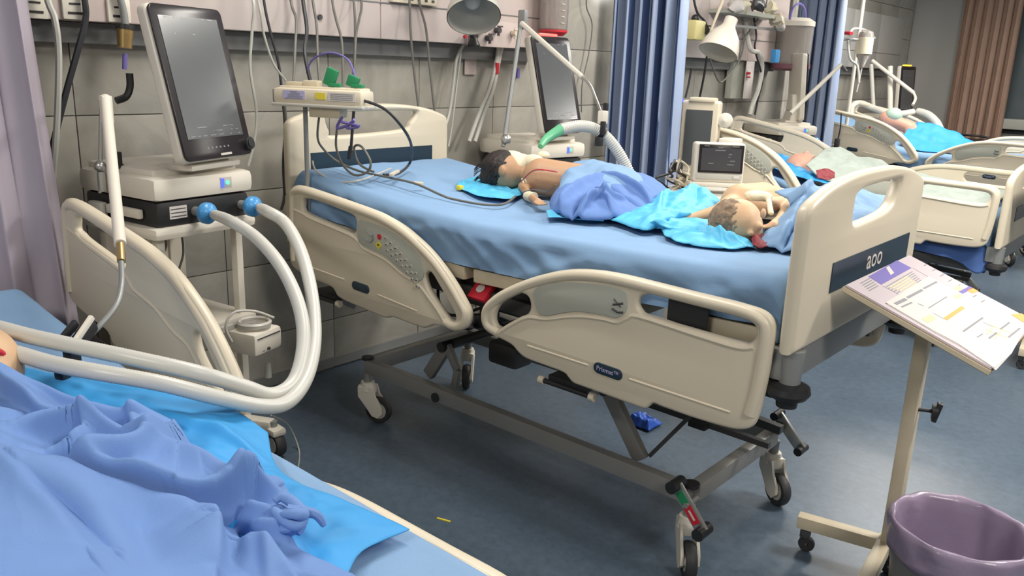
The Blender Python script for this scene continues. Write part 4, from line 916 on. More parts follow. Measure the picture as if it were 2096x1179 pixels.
    obj('maker_plate', B().box((.0056, .03, -h_*.47), (.001, .06, .008)), M['palegrey'], hs, R=I)
    obj('control_knob', B().cyl((.003, w_*.43, -h_*.42), (.022, w_*.43, -h_*.42), .026, .024).cyl((.02, w_*.43, -h_*.42), (.026, w_*.43, -h_*.42), .017), M['black'], hs, R=I)
    if glow: obj('alarm_lamp', B().box((-.02, 0, h_*.5+.008), (.035, w_*.45, .014), bev=.005), glow, hs, R=I)
    # neck from the cover up behind the screen
    lc = world(v).inverted() @ (T @ Vector((-.05, 0, -.06))); lb_ = world(v).inverted() @ (T @ Vector((-.055, 0, -.20)))
    nk = B(); a0 = Vector((lb_.x-.03, lb_.y, 1.19)); yl = yaw-rz; R_ = rotm(yl)
    for p, q, w1, w2 in ((a0, lb_, .24, .20), (lb_, lc, .20, .14)):
        vs = []
        for pt, wd in ((p, w1), (q, w2)):
            for dx, dy in ((-.035, -wd/2), (.035, -wd/2), (.035, wd/2), (-.035, wd/2)):
                vs.append(nk.bm.verts.new(pt+R_.to_3x3() @ Vector((dx, dy, 0))))
        for k in range(4): nk.bm.faces.new((vs[k], vs[(k+1) % 4], vs[4+(k+1) % 4], vs[4+k]))
        nk.bm.faces.new(vs[3::-1]); nk.bm.faces.new(vs[4:])
    nko = part('screen_neck', nk, M['white']); md = nko.modifiers.new('b', 'BEVEL'); md.width = .01; md.segments = 2
    part('neck_foot', B().box((a0.x, a0.y, 1.205), (.15, .27, .02), rotm(yl), .008), M['white'])
    return v
yw = math.radians(8)
v1 = ventilator('large ventilator on white cart between the foreground and centre beds', (-2.815-.235*math.cos(yw), 1.54-.235*math.sin(yw)), yw, ((-2.85, 1.569, 1.497), math.radians(21.5), math.radians(12.8), .375, .545))
v2 = ventilator('ventilator with red alarm light behind the dark-haired child', (-3.14, 3.78), math.radians(-8), ((-2.951, 3.752, 1.498), 0.0, math.radians(14.6), .345, .545), glow=M['redglow'])
# things on the first ventilator
hm = thing('humidifier', 'white humidifier unit with ring top clamped to the front of the nearest ventilator cart', 'humidifier', P(522, 690, x=-2.60))
c = P(522, 690, x=-2.60)
obj('unit_body', B().box(c+Vector((0, 0, -.005)), (.13, .15, .085), rotm(.3), .018), M['white'], hm)
obj('chamber_ring', B().lathe([(.052, .045), (.060, .046), (.062, .060), (.055, .066), (.050, .060)], c, close=True), M['palegrey'], hm)
obj('chamber', B().lathe([(0, .045), (.050, .045), (.050, .052), (0, .055)], c), M['glass'], hm)
obj('front_line', B().box(c+Vector((.066*math.cos(.3), .066*math.sin(.3), .018)), (.004, .12, .004), rotm(.3)), M['dark'], hm)
for k in (-.012, .012): obj('button', B().cyl(c+Vector((.060, k, -.030)), c+Vector((.070, k+.003, -.030)), .006), M['dark'], hm)
a = P(408, 675, x=-2.66); obj('clamp', B().box(a, (.05, .075, .05), bev=.01).cyl(a+Vector((0, 0, .02)), a+Vector((0, 0, .065)), .014), M['bracket'], hm)
obj('mount_bar', B().bar(P(430, 682, x=-2.66), P(478, 668, x=-2.64), .02, .02), M['palegrey'], hm)
obj('drip_chamber', B().cyl(P(549, 742, x=-2.60), P(549, 772, x=-2.60), .010, .014), M['tube'], hm)
obj('supply_cord', B().tube([P(475, 700, x=-2.6), P(462, 670, x=-2.6), P(478, 640, x=-2.6), P(520, 637, x=-2.6), P(560, 650, x=-2.6)], .005), M['palegrey'], hm)
cm = B()
for pts in (((330, 480), (340, 500), (330, 540), (345, 575), (365, 590), (362, 560), (335, 545)), ((372, 478), (375, 520), (365, 560), (368, 600))):
    cm.tube([P(a, b, x=-2.95) for a, b in pts], .0045)
tag(obj('power_cord', cm, M['cable']), 'grey cord looping in the open cart under the nearest ventilator', 'cord')
# tube support arms
ar = thing('tube_support_arm', 'jointed white tube support arm in front of the nearest ventilator', 'support arm', P(205, 350, x=-3.06))
a = P(205, 340, x=-3.06); b = P(207, 205, x=-3.06)
obj('upright_rod', B().cyl(P(205, 395, x=-3.06), b, .007), M['silver'], ar)
obj('ball_joint', B().sph(a, .022).cyl(a+Vector((0, .0, -.02)), a+Vector((0, 0, -.09)), .014), M['silver'], ar)
obj('joint_lever', B().bar(a, a+Vector((.02, .075, -.005)), .012, .018).box(P(240, 328, x=-3.04), (.02, .03, .06), bev=.004), M['black'], ar)
e1 = D(216, 205, 2.72); e2 = D(246, 500, 2.12); e3 = D(248, 535, 2.08)
obj('joint_head', B().cyl(b, e1, .014).sph(e1, .020).box(e1+Vector((0, 0, -.03)), (.03, .035, .09), bev=.006), M['white'], ar)
obj('lower_arm', B().cyl(e1, e2, .017, .015), M['white'], ar)
obj('brass_joint', B().cyl(e2, e3, .010), M['brass'], ar)
fp = hosepath((248, 535, 2.08), (249, 580, 2.05), (240, 620, 2.0), (215, 655, 1.96), (180, 690, 1.92))
obj('flexible_arm', B().tube(fp, .0070, 10, ring=.05, pitch=.008), M['bracket'], ar)
cl = D(168, 690, 1.90); obj('tube_clip', B().box(cl, (.025, .09, .035), rotm(.5, 0, .5), .01).box(cl+Vector((-.01, -.03, .01)), (.012, .08, .02), rotm(.5, 0, .5), .004), M['black'], ar)
obj('clip_lever', B().box(D(165, 683, 1.87), (.012, .10, .014), rotm(.5, 0, .6), .004), M['white'], ar)
obj('hose_clamp', B().box(D(147, 722, 1.84), (.026, .03, .05), rotm(.4), .006).box(D(128, 760, 1.80), (.026, .026, .035), rotm(.4), .006).cyl(cl, D(140, 735, 1.84), .009), M['black'], ar)
f1 = world(v1) @ Vector((.33, -.045, 1.045)); f2 = world(v1) @ Vector((.33, .160, 1.045))
h1 = [f1]+hosepath((470, 452, 2.45), (520, 483, 2.35), (568, 535, 2.25), (603, 600, 2.18), (620, 665, 2.12), (618, 730, 2.06), (598, 785, 2.0), (555, 808, 1.94), (500, 792, 1.88), (400, 762, 1.80), (270, 733, 1.78), (150, 708, 1.80), (60, 688, 1.84), (0, 672, 1.88), (-60, 660, 1.92))
h2 = [f2]+hosepath((545, 432, 2.50), (582, 455, 2.42), (612, 505, 2.34), (632, 570, 2.26), (643, 645, 2.18), (642, 715, 2.10), (625, 778, 2.02), (590, 822, 1.94), (540, 832, 1.88), (450, 815, 1.80), (330, 785, 1.74), (200, 762, 1.72), (110, 745, 1.75), (30, 722, 1.80), (-50, 700, 1.86))
for hp, lb in ((h1, 'upper corrugated breathing hose curving from the left blue filter of the nearest ventilator'), (h2, 'lower corrugated breathing hose curving from the right blue filter of the nearest ventilator')):
    tag(obj('breathing_hose', B().tube(hp, .0175, 14, n=8, ring=.022, pitch=.007), M['hose']), lb, 'hose', 'breathing hoses')
# second ventilator: support arm, rod, hose
ar = thing('tube_support_arm', 'white support arm slanting across the second ventilator screen', 'support arm', P(1065, 55, x=-2.95))
a = D(1068, 48, 4.35); b = D(1192, 158, 4.0); c = D(1234, 240, 3.8)
obj('upper_arm', B().cyl(a, b, .014, .012), M['white'], ar)
obj('upright_rod', B().cyl(D(1066, 50, 4.38), D(1030, 300, 4.35), .012), M['bracket'], ar)
obj('ball_joint', B().sph(D(1036, 285, 4.34), .028), M['silver'], ar)
obj('flexible_arm', B().tube([b, D(1208, 175, 3.96), D(1222, 208, 3.9), c], .007), M['silver'], ar)
obj('clip', B().box(c, (.03, .045, .06), bev=.006), M['white'], ar)
obj('clip_handle', B().box(D(1240, 222, 3.8), (.02, .02, .05), bev=.004).box(D(1234, 262, 3.75), (.02, .02, .06), bev=.004), M['black'], ar)
obj('joint_head', B().box(D(1070, 40, 4.38), (.05, .03, .10), bev=.01), M['bracket'], ar)
hs = hosepath((1106, 300, 3.62), (1120, 283, 3.68), (1148, 265, 3.72), (1185, 258, 3.75), (1218, 264, 3.78), (1248, 288, 3.80), (1272, 322, 3.82), (1290, 360, 3.84))
o = thing('breathing_hose', 'thick white breathing hose with green end arching over the dark-haired child', 'hose', hs[0])
obj('hose_body', B().tube(hs[2:], .026, 14, n=8, ring=.04, pitch=.01), M['hose'], o)
obj('green_end', B().tube(hs[:3], [.012, .020, .026], 14), mat('green_hose_end', (.16, .55, .30), .35, trans=.2), o)
obj('hose_clamp', B().lathe([(.027, -.01), (.034, -.01), (.034, .01), (.027, .01)], D(1232, 272, 3.79), (hs[5]-hs[4]).to_track_quat('Z', 'Y').to_matrix().to_4x4(), close=True).box(D(1226, 290, 3.76), (.03, .03, .04), bev=.005), M['black'], o)
# gas hoses from the outlet panel
for k, (pts, rd, m, lb) in enumerate((
    (((1022, 85), (1015, 130), (1000, 185), (978, 240), (960, 290)), .012, 'hose', 'left white gas hose dropping from the outlets by the second ventilator'),
    (((1030, 82), (1020, 130), (1010, 180), (992, 230), (972, 290)), .012, 'hose', 'right white gas hose with a red band by the second ventilator'),
    (((955, 80), (935, 120), (928, 170), (920, 230), (905, 280)), .009, 'tube', 'clear tube hanging left of the gas outlets'),
    (((945, 95), (938, 150), (932, 200), (925, 260), (918, 300)), .006, 'tube', 'thin clear tube hanging beside the head board corner'))):
    o = obj('gas_hose', B().tube([P(a, b, x=-3.36+.06*i/4+(.0 if i else .02)) for i, (a, b) in enumerate(pts)], rd), M[m]); tag(o, lb, 'hose')
    if k == 1:
        q = P(1017, 140, x=-3.335); obj('red_band', B().cyl(q+Vector((0, .003, .03)), q+Vector((0, -.003, -.03)), .0135), M['red'], o)
# suction jar above the second ventilator
sj = thing('suction_jar', 'clear suction jar with red base above the second ventilator', 'jar', P(1132, 62, x=-3.2))
c = P(1132, 66, x=-3.2)
obj('jar', B().lathe([(.075, 0), (.085, .02), (.088, .30), (.08, .30), (.078, .02), (.0, .012)], c), M['glass'], sj)
obj('jar_base', B().lathe([(0, -.02), (.06, -.02), (.085, 0), (.085, .012), (0, .012)], c), M['red'], sj)
for k in range(6): obj('level_mark', B().box(c+Vector((.086, -.02, .05+k*.035)), (.003, .03, .004), rotm(0)), M['paper2'], sj)
obj('jar_lid', B().lathe([(0, .33), (.07, .33), (.09, .315), (.09, .295), (0, .295)], c), M['white'], sj)
obj('bracket', B().box(c+Vector((-.12, 0, .2)), (.12, .04, .05)), M['palegrey'], sj)

# ---------------------------------------------------------------- exam lamps
def lampshade(label, c, axis, r, L, arm, m='white'):
    t = thing('exam_lamp', label, 'lamp', c, 0, 'wall exam lamps'); q = Vector(axis).to_track_quat('Z', 'Y').to_matrix().to_4x4()
    obj('shade', B().lathe([(r, 0), (r*.97, -.18*L), (r*.80, -.45*L), (r*.42, -.72*L), (r*.34, -.80*L), (r*.34, -L), (0, -L), (0, -L+.008), (r*.31, -L+.01), (r*.30, -.78*L), (r*.76, -.42*L), (r*.93, -.16*L), (r*.97, 0)], c, q), M[m], t)
    obj('bulb', B().sph(Vector(c)-Vector(axis).normalized()*L*.45, r*.30), M['paper2'], t)
    obj('lamp_arm', B().tube(arm, .013, 10, smooth=False), M['cream'], t)
    return t
c = P(970, 35, x=-2.98)
lampshade('round pale exam lamp on an arm above the centre bed', c, (.45, -.35, -.75), .135, .22, [c+Vector((-.08, .06, .16)), c+Vector((-.15, .05, .40)), c+Vector((-.38, .1, .5))], 'palegrey')
c = P(1470, 108, x=-2.95)
lampshade('white cone exam lamp hanging in front of the second headwall panel', c, (-.05, -.45, -.85), .14, .27, [D(1500, 45, 6.05), D(1455, 62, 6.0), D(1478, 5, 6.0), D(1500, -60, 6.1)], 'white')

# ---------------------------------------------------------------- monitor module on pole at head of centre bed
pm = thing('infusion_module', 'cream medical module with green clips on a pole at the centre head board', 'medical device', (-2.99, 2.1, 1.4))
x0, x1_ = -3.12, -2.63
T = Matrix.Translation((-2.86, 2.10, 0)) @ Matrix.Rotation(.42, 4, 'Z')
def pmp(n, b, m, par=pm): b.bm.transform(T); return obj(n, b, m, par)
cs = pmp('case', B().box((0, 0, 1.447), (.40, .12, .062), bev=.016).box((0, .01, 1.476), (.37, .09, .02), bev=.006), M['cream'])
pmp('lower_lip', B().box((0, 0, 1.412), (.415, .13, .014), bev=.006), M['palegrey'], cs)
pmp('end_cap', B().box((-.198, 0, 1.445), (.02, .10, .055), bev=.006), M['bracket'], cs)
pmp('yellow_label', B().box((.02, -.061, 1.452), (.045, .002, .026)), M['yellow'], cs)
lbx = pmp('print_label', B().box((-.10, -.061, 1.452), (.10, .002, .034)), M['lavender'], cs)
pmp('white_label', B().box((.115, -.061, 1.452), (.12, .002, .034)), M['paper2'], cs)
pk = B()
for k in range(5): pk.box((-.10+.006*(k % 2), -.0625, 1.440+k*.0065), (.08-.012*k, .001, .0022))
for k in range(4): pk.box((.115, -.0625, 1.442+k*.007), (.10, .001, .0018))
pmp('print_line', pk, M['ink'], cs)
for x, h in ((.03, .07), (.13, .045)): pmp('green_clip', B().box((x, .01, 1.49+h/2), (.05, .02, h), rotm(0, .35), .005).box((x+.02, .01, 1.495), (.05, .03, .015), bev=.003), M['green'])
pmp('connector', B().box((-.05, .0, 1.495), (.07, .04, .03), bev=.006).box((-.12, .01, 1.492), (.09, .05, .02), bev=.004), M['cream2'])
pmp('under_box', B().box((.02, 0, 1.385), (.14, .07, .04), bev=.005), M['cream2'])
q = P(625, 225, y=2.08)
obj('pole', B().cyl((q.x, 2.08, .82), (q.x, 2.08, 1.41), .010), M['bracket'], pm)
obj('pole_clamp', B().box((q.x, 2.085, .84), (.05, .06, .05), bev=.008), M['black'], pm)
obj('coiled_leads', B().tube([P(a, b, y=2.1) for a, b in ((700, 240), (690, 262), (715, 255), (725, 245), (710, 262), (735, 258), (700, 250))], .006, 8), M['violet'], pm)
obj('hanging_probe', B().cyl(P(724, 228, y=2.12), P(718, 310, y=2.12), .006).cyl(P(718, 300, y=2.12), P(714, 325, y=2.12), .009), M['cable2'], pm)

# ---------------------------------------------------------------- cables and lines
def cable(label, pts, r, m='cable', name='cable', cat='cable', gp=None):
    if pts[0].x < -3.0 and pts[0].z > 1.75: pts = [Vector((WX+.15, pts[0].y, pts[0].z+.26))]+list(pts)     # up to its socket
    return tag(obj(name, B().tube([Vector(p) for p in pts], r, 8), M[m]), label, cat, gp)
PX = lambda x, *pts: [P(a, b, x=x) for a, b in pts]
cable('white tube hanging down the wall at far left beside the mauve curtain', [P(95, -10, x=-3.22)]+PX(-3.2, (112, 40), (120, 110), (118, 220), (112, 320), (105, 400)), .012, 'hose', 'wall_tube', 'tube')
cable('thick black hose slanting down the wall left of the nearest ventilator', [P(172, -10, x=-3.25)]+PX(-3.25, (175, 40), (160, 100), (135, 190), (110, 290), (100, 340), (100, 400)), .012, 'cable2', 'wall_hose', 'hose')
cable('clear tube with bright beads beside the mauve curtain', PX(-3.2, (50, 30), (54, 70), (58, 110), (57, 150)), .005, 'tube', 'drip_line', 'tube')
a = P(255, 80, x=-3.25)
o = thing('vacuum_filter', 'brass coloured filter and blue plug hanging left of the big ventilator screen', 'filter', a)
obj('filter_body', B().cyl(P(255, 98, x=-3.25), P(256, 60, x=-3.25), .026, .030), M['brass'], o)
obj('filter_cap', B().cyl(P(256, 60, x=-3.25), P(256, 50, x=-3.25), .034), M['black'], o)
obj('upper_tube', B().tube([P(256, 50, x=-3.25), P(252, 20, x=-3.25), P(240, -20, x=-3.25)], .014), M['bracket'], o)
obj('blue_plug', B().cyl(P(256, 110, x=-3.25), P(255, 142, x=-3.25), .009), M['violet'], o)
cable('short bent black pipe above the jointed support arm', [P(265, 150, x=-3.0), P(266, 178, x=-3.0), P(258, 198, x=-3.0), P(238, 206, x=-3.0)], .013, 'black', 'elbow_pipe', 'pipe')
row = [((595, 0), (606, 40), (604, 100), (600, 188)), ((620, 0), (628, 60), (624, 110), (640, 186)), ((640, 0), (648, 50), (650, 110), (655, 188)), ((680, 0), (688, 40), (700, 90), (702, 188)), ((724, 0), (727, 60), (726, 110), (720, 188)),
       ((740, 0), (735, 40), (728, 80), (724, 188)), ((838, 0), (840, 60), (848, 150), (858, 230), (866, 300)), ((858, 0), (872, 60), (880, 140), (890, 230), (903, 310)), ((540, 0), (552, 60), (570, 130), (578, 200), (583, 260), (580, 340), (584, 400))]
wh = ['first from the left', 'second from the left', 'third from the left', 'fourth from the left', 'fifth from the left', 'sixth from the left', 'left of the pair over the head board', 'right of the pair over the head board', 'dark one left of the cream module']
for i, (pts, lb) in enumerate(zip(row, wh)):
    d0 = -3.24; q = [P(a, b, x=d0+(.16*k/(len(pts)-1) if i < 6 else .10*k/(len(pts)-1))) for k, (a, b) in enumerate(pts)]
    cable('cable hanging down the wall, '+lb, q, .0085 if i == 1 else .006, 'cable2' if i in (1, 8) else 'cable', gp='cables hanging from the headwall panel')
cable('clear drip tube hanging right of the big ventilator screen', PX(-3.1, (515, -10), (516, 60), (512, 140), (525, 230), (520, 290), (508, 340)), .006, 'tube', 'drip_line', 'tube')
cable('second clear tube just left of the cream module', PX(-3.15, (528, 0), (540, 70), (560, 130), (585, 165)), .005, 'tube', 'drip_line', 'tube')
cable('clear loop arching above the cream module', [P(a, b, y=2.2) for a, b in ((628, 150), (640, 122), (675, 108), (712, 122), (728, 160))], .004, 'violet', 'tube_loop', 'tube')
cable('black lead curving from the cream module down to the sheet', [P(742, 205, y=2.15), P(790, 225, y=2.2), P(830, 270, y=2.3), P(843, 305, y=2.45), P(838, 335, z=1.15), P(815, 355, z=1.125), P(785, 358, z=1.13)], .006, 'cable2')
cable('long dark lead running over the sheet to the child', [P(655, 225, y=2.12), P(650, 280, y=2.14), P(662, 305, y=2.2), P(690, 330, y=2.26)]+[P(a, b, z=z+.006) for a, b, z in ((735, 350, 1.13), (790, 362, 1.12), (850, 376, 1.11), (905, 400, 1.08), (930, 408, 1.07), (985, 418, 1.065), (1030, 418, 1.065), (1055, 402, 1.07))], .005, 'cable')
cable('grey looped lead hanging beside the pole', [P(a, b, y=2.16) for a, b in ((690, 262), (688, 300), (700, 335), (725, 358), (752, 352), (758, 330), (740, 300), (725, 302), (735, 335), (765, 352))], .005, 'cable')
cable('thin pale lead over the near corner of the blue mattress', [P(640, 330, y=2.15), P(648, 350, y=2.13), P(690, 372, z=1.10), P(740, 368, z=1.12), P(800, 345, z=1.13)], .004, 'palegrey')
cable('grey cable down the wall beside the centre head board', [P(a, b, x=-3.25) for a, b in ((580, 200), (585, 250), (580, 330), (582, 400), (575, 430))], .007, 'cable')
cable('brown cable running down the wall right of the second ventilator', PX(-3.38, (1200, 0), (1212, 50), (1205, 110), (1192, 170), (1190, 230)), .004, 'cable')
tag(obj('lead_connector', B().bar(P(800, 358, z=1.14), P(815, 350, z=1.14), .016, .012, .003), M['cream']), 'pale lead connector where the black lead meets the blue sheet', 'connector')
tag(obj('lead_connector', B().bar(P(846, 374, z=1.115), P(866, 376, z=1.11), .018, .012, .003), M['cream']), 'pale lead connector midway along the dark lead on the sheet', 'connector')
o = tag(obj('electrode', B().box(P(941, 384, z=1.09), (.025, .025, .02), bev=.005), M['yellow']), 'yellow electrode tip at the edge of the cyan head pad', 'electrode')
cable('thin clear line trailing along the floor side of the ventilator caster', [P(555, 850, x=-2.55), P(590, 870, z=.12), P(612, 920, z=.006), P(610, 960, z=.006), P(604, 985, z=.006)], .003, 'tube')
# ---------------------------------------------------------------- chart stand and bin at the right
def chart_stand(label, full=True):
    t = thing('chart_stand', label, 'stand', (-.62, 2.67, 0), 0, 'chart stands')
    obj('post', B().box((-.62, 2.67, .54), (.040, .050, .90), bev=.003), M['cream2'], t)
    obj('base_bar', B().bar((-.905, 2.62, .108), (-.60, 2.68, .108), .045, .045, .004), M['cream2'], t)
    obj('base_bar', B().bar((-.635, 2.70, .108), (-.59, 2.28, .108), .045, .045, .004), M['cream2'], t)
    obj('clamp_knob', B().cyl((-.606, 2.67, .60), (-.565, 2.69, .60), .006).cyl((-.566, 2.69, .60), (-.55, 2.695, .60), .024).box((-.552, 2.694, .60), (.016, .03, .065), rotm(.3, .2), .005), M['black'], t)
    for x, y in ((-.875, 2.625), (-.60, 2.32), (-.62, 2.69)):
        c = obj('caster', B().cyl((x, y, .06), (x, y, .09), .016).box((x, y, .066), (.03, .036, .03), bev=.006), M['dark'], t)
        obj('wheel', B().lathe([(.006, -.012), (.025, -.012), (.028, 0), (.025, .012), (.006, .012)], (x+.008, y, .028), rotm(.4) @ Matrix.Rotation(PI/2, 4, 'X'), close=True), M['rubber'], c)
    ang = math.atan2(.14, .385); T = Matrix.Translation((-.553, 2.535, .97)) @ Matrix.Rotation(ang, 4, 'Y')
    bd = obj('board', B().box((0, 0, 0), (.41, .57, .016), bev=.002), M['wood'], t, R=world(t).inverted() @ T)
    obj('board_edge', B().box((0, -.286, .001), (.41, .004, .012)), M['cream2'], bd, R=Matrix())
    obj('socket', B().box((-.05, .135, -.02), (.08, .07, .03), bev=.004), M['bracket'], bd, R=Matrix())
    return t, T
cs1, TB = chart_stand('cream chart stand holding papers at the foot board of the centre bed')
TBi = TB.inverted(); nB = (TB.to_3x3() @ Vector((0, 0, 1)))
def onb(px, py, h=.009):
    p0 = TB @ Vector((0, 0, h)); d = ray(px, py); t = (p0-EYE).dot(nB)/d.dot(nB); q = TBi @ (EYE+d*t); return (q.x, q.y)
def zb(a, b): return onb(1700+a*.2376, 500+b*.2376)
def clampb(p): return (max(-.203, min(.212, p[0])), max(-.284, min(.284, p[1])))
def sheet_on(pts, h, th, m): return B().prism([clampb(p) for p in pts], th, TB @ Matrix.Translation((0, 0, h)))
ch_ = thing('chart', 'large lilac medical chart lying flat on the stand board', 'paper', TB @ Vector((0, 0, .009)))
obj('page', B().box((0, 0, .010), (.405, .565, .003), bev=0).box((0, 0, .0125), (.400, .56, .0018)), M['paper'], ch_, R=world(ch_).inverted() @ TB)
obj('violet_block', sheet_on([zb(320, 290), zb(565, 150), zb(690, 215), zb(430, 360)], .0136, .0006, 0), M['violet'], ch_)
obj('photo_mark', sheet_on([zb(470, 215), zb(495, 200), zb(540, 260), zb(510, 280)], .0143, .0005, 0), M['paper2'], ch_)
pr = B()
def stroke(b, p, q, wd, h, m=None):
    (x0, y0), (x1, y1) = clampb(p), clampb(q); d = Vector((x1-x0, y1-y0)).normalized()*wd/2; n = (-d.y, d.x)
    b.prism([(x0+n[0], y0+n[1]), (x0-n[0], y0-n[1]), (x1-n[0], y1-n[1]), (x1+n[0], y1+n[1])], .0004, TB @ Matrix.Translation((0, 0, h)))
for k in range(5): stroke(pr, zb(250+k*18, 350+k*16), zb(330+k*18, 305+k*16), .003, .0136)
for k in range(6): stroke(pr, zb(470+k*22, 380+k*14), zb(700+k*14, 245+k*15), .0025, .0136)
stroke(pr, zb(440, 370), zb(590, 450), .002, .0136); stroke(pr, zb(700, 215), zb(1150, 470), .002, .0136)
for k in range(8): stroke(pr, zb(800+k*70, 195+k*45), zb(830+k*70, 178+k*45), .003, .0136)
obj('printed_line', pr, M['ink'], ch_, kind='stuff')
py_ = B()
for k in range(5): stroke(py_, zb(500+k*30, 385+k*10), zb(660+k*20, 290+k*14), .004, .0138)
stroke(py_, zb(1050, 420), zb(1120, 380), .02, .0138); obj('yellow_mark', py_, M['inky'], ch_, kind='stuff')
bl = B(); stroke(bl, zb(1110, 430), zb(1220, 370), .012, .0138); obj('blue_mark', bl, M['violet'], ch_)
og = B(); stroke(og, zb(1600, 650), zb(1690, 640), .04, .0138); stroke(og, zb(1190, 420), zb(1240, 400), .02, .0138); obj('orange_mark', og, M['orange'], ch_)
ps = thing('paper_sheet', 'white written sheet clipped on top of the lilac chart', 'paper', TB @ Vector((.03, 0, .017)))
ws = [zb(465, 520), zb(835, 292), zb(1660, 725), zb(1560, 960), zb(1400, 1085), zb(1080, 870), zb(880, 765)]
obj('page', sheet_on(ws, .0150, .0012, 0), M['paper2'], ps); obj('under_page', sheet_on([(a+.006, b-.004) for a, b in ws], .0138, .0008, 0), M['paper2'], ps)
tk = B()
for (a, b, c, d, wd) in ((545, 535, 640, 490, .010), (650, 480, 780, 410, .008), (790, 400, 905, 340, .006), (600, 560, 690, 520, .005), (740, 530, 790, 550, .004), (830, 570, 990, 470, .003), (870, 610, 960, 660, .002), (1130, 770, 1300, 650, .005), (1300, 690, 1390, 730, .002), (1350, 830, 1420, 780, .005), (1450, 750, 1530, 690, .005), (1520, 820, 1620, 740, .005), (1250, 820, 1300, 790, .003)): stroke(tk, zb(a, b), zb(c, d), wd, .0163)
obj('written_line', tk, M['ink'], ps, kind='stuff')
ty = B()
for (a, b, c, d, wd) in ((1320, 750, 1520, 830, .005), (1350, 710, 1560, 790, .005), (1330, 800, 1400, 720, .004), (1400, 830, 1470, 750, .004), (800, 680, 870, 640, .02), (1060, 480, 1110, 450, .015)): stroke(ty, zb(a, b), zb(c, d), wd, .0163)
obj('yellow_line', ty, M['inky'], ps, kind='stuff')
ob_ = B(); stroke(ob_, zb(975, 665), zb(1130, 560), .011, .0164); obj('orange_line', ob_, M['orange'], ps)
bt = thing('waste_bin', 'grey round waste bin lined with a lilac plastic bag at lower right', 'bin', (-.40, 2.475, 0))
BCN = (-.392, 2.475, 0)
obj('bin_body', B().lathe([(0, .002), (.147, .0), (.152, .012), (.178, .330), (.180, .345), (.176, .345), (.173, .320), (.147, .012), (0, .012)], BCN, None, 48), M['bin'], bt)
bm = bmesh.new(); rr = random.Random(9); rows = []
pf = [(.186, .285), (.188, .305), (.189, .325), (.194, .350), (.189, .366), (.179, .366), (.171, .353), (.167, .32), (.160, .25), (.152, .18), (.142, .10), (.122, .05), (.06, .035), (.001, .032)]
for j, (r, z) in enumerate(pf):
    row = []
    for k in range(96):
        a = 2*PI*k/96; wv = noise.noise(Vector((math.cos(a)*4, math.sin(a)*4, j*.35+2)))
        rr_ = r+(.006 if 2 <= j <= 5 else .007)*wv*(1 if j < 12 else 0)+.003*math.sin(a*9+j); zz = z+(.012*noise.noise(Vector((a*1.5, 3, 1)))+.018*math.sin(a*1+.6) if j < 2 else .004*wv)
        row.append(bm.verts.new((BCN[0]+rr_*math.cos(a), BCN[1]+rr_*math.sin(a), zz)))
    rows.append(row)
for a_, b_ in zip(rows, rows[1:]):
    for k in range(96): bm.faces.new((a_[k], a_[(k+1) % 96], b_[(k+1) % 96], b_[k]))
o = obj('bag_liner', finish(bm, 'bag_liner', 180), M['liner'], bt); sd = o.modifiers.new('s', 'SOLIDIFY'); sd.thickness = .002
cs2 = dup(cs1); cs2['label'] = 'second cream chart stand at the right edge by the foot of the bed behind'; cs2.location = (-.74, 5.72, 0)
tag(obj('litter_strip', B().box((-1.905, 1.88, .002), (.055, .008, .003), rotm(.3)), M['yellow']), 'thin yellowish litter strip on the dark blue floor', 'litter')
bb = P(1318, 845, z=.06)
lay('plastic_bag', [(bb.x-.07, bb.y-.05, .01), (bb.x+.07, bb.y-.06, .01)], [(bb.x-.08, bb.y+.05, .01), (bb.x+.07, bb.y+.06, .01)], [(bb.x-.07, bb.y-.05, .01), (bb.x-.08, bb.y+.05, .01)], [(bb.x+.07, bb.y-.06, .01), (bb.x+.07, bb.y+.06, .01)],
    mat('royal_blue_plastic', (.02, .09, .45), .35), 'crumpled royal blue plastic bag on the floor under the centre bed', 'bag', base=.03, nu=40, nv=40, nz=.02, nsc=12, seed=51, crease=.015, csc=9, edge=.03)

# ---------------------------------------------------------------- patient monitor on its table behind the baby
tb = thing('side_table', 'pale overbed table between the centre bed and the bed behind', 'table', (-1.9, 3.85, 0))
mzoff = -.006
obj('table_top', plate('table_top', [(-2.25, 3.66), (-1.62, 3.66), (-1.56, 3.72), (-1.60, 4.04), (-2.25, 4.05)], [], .03, .012, Matrix.Translation((0, 0, .995)), sm=False), M['palegrey'], tb)
obj('table_column', B().box((-2.15, 3.85, .52), (.07, .09, .92), bev=.01), M['white'], tb)
obj('table_foot', B().box((-1.95, 3.70, .055), (.6, .05, .04), bev=.01).box((-1.95, 4.0, .055), (.6, .05, .04), bev=.01).box((-2.15, 3.85, .055), (.06, .30, .04), bev=.01), M['white'], tb)
mo = thing('patient_monitor', 'grey screened patient monitor standing on the pale table', 'monitor', (-1.95, 3.80, 1.01))
mc = P(1472, 333, y=3.80); TM = Matrix.Translation(mc) @ Matrix.Rotation(math.radians(38), 4, 'Z') @ Matrix.Rotation(-.06, 4, 'X') @ Matrix.Diagonal((.84, .84, .84, 1))
def mop(n, b, m, par=mo):
    if isinstance(b, B): b.bm.transform(TM); return obj(n, b, m, par)
    b.transform(TM); return obj(n, b, m, par)
bd = mop('monitor_body', plate('monitor_body', rrect(.30, .235, .018), [], .10, .015, Matrix.Translation((0, .05, 0)) @ XZ, sm=False), M['white'])
mop('bezel', B().box((.008, -.003, .022), (.262, .008, .165), bev=.003), M['bezel'], bd)
sc = mop('display', B().box((.008, -.0085, .018), (.232, .003, .132)), M['screen2'], bd)
q = B()
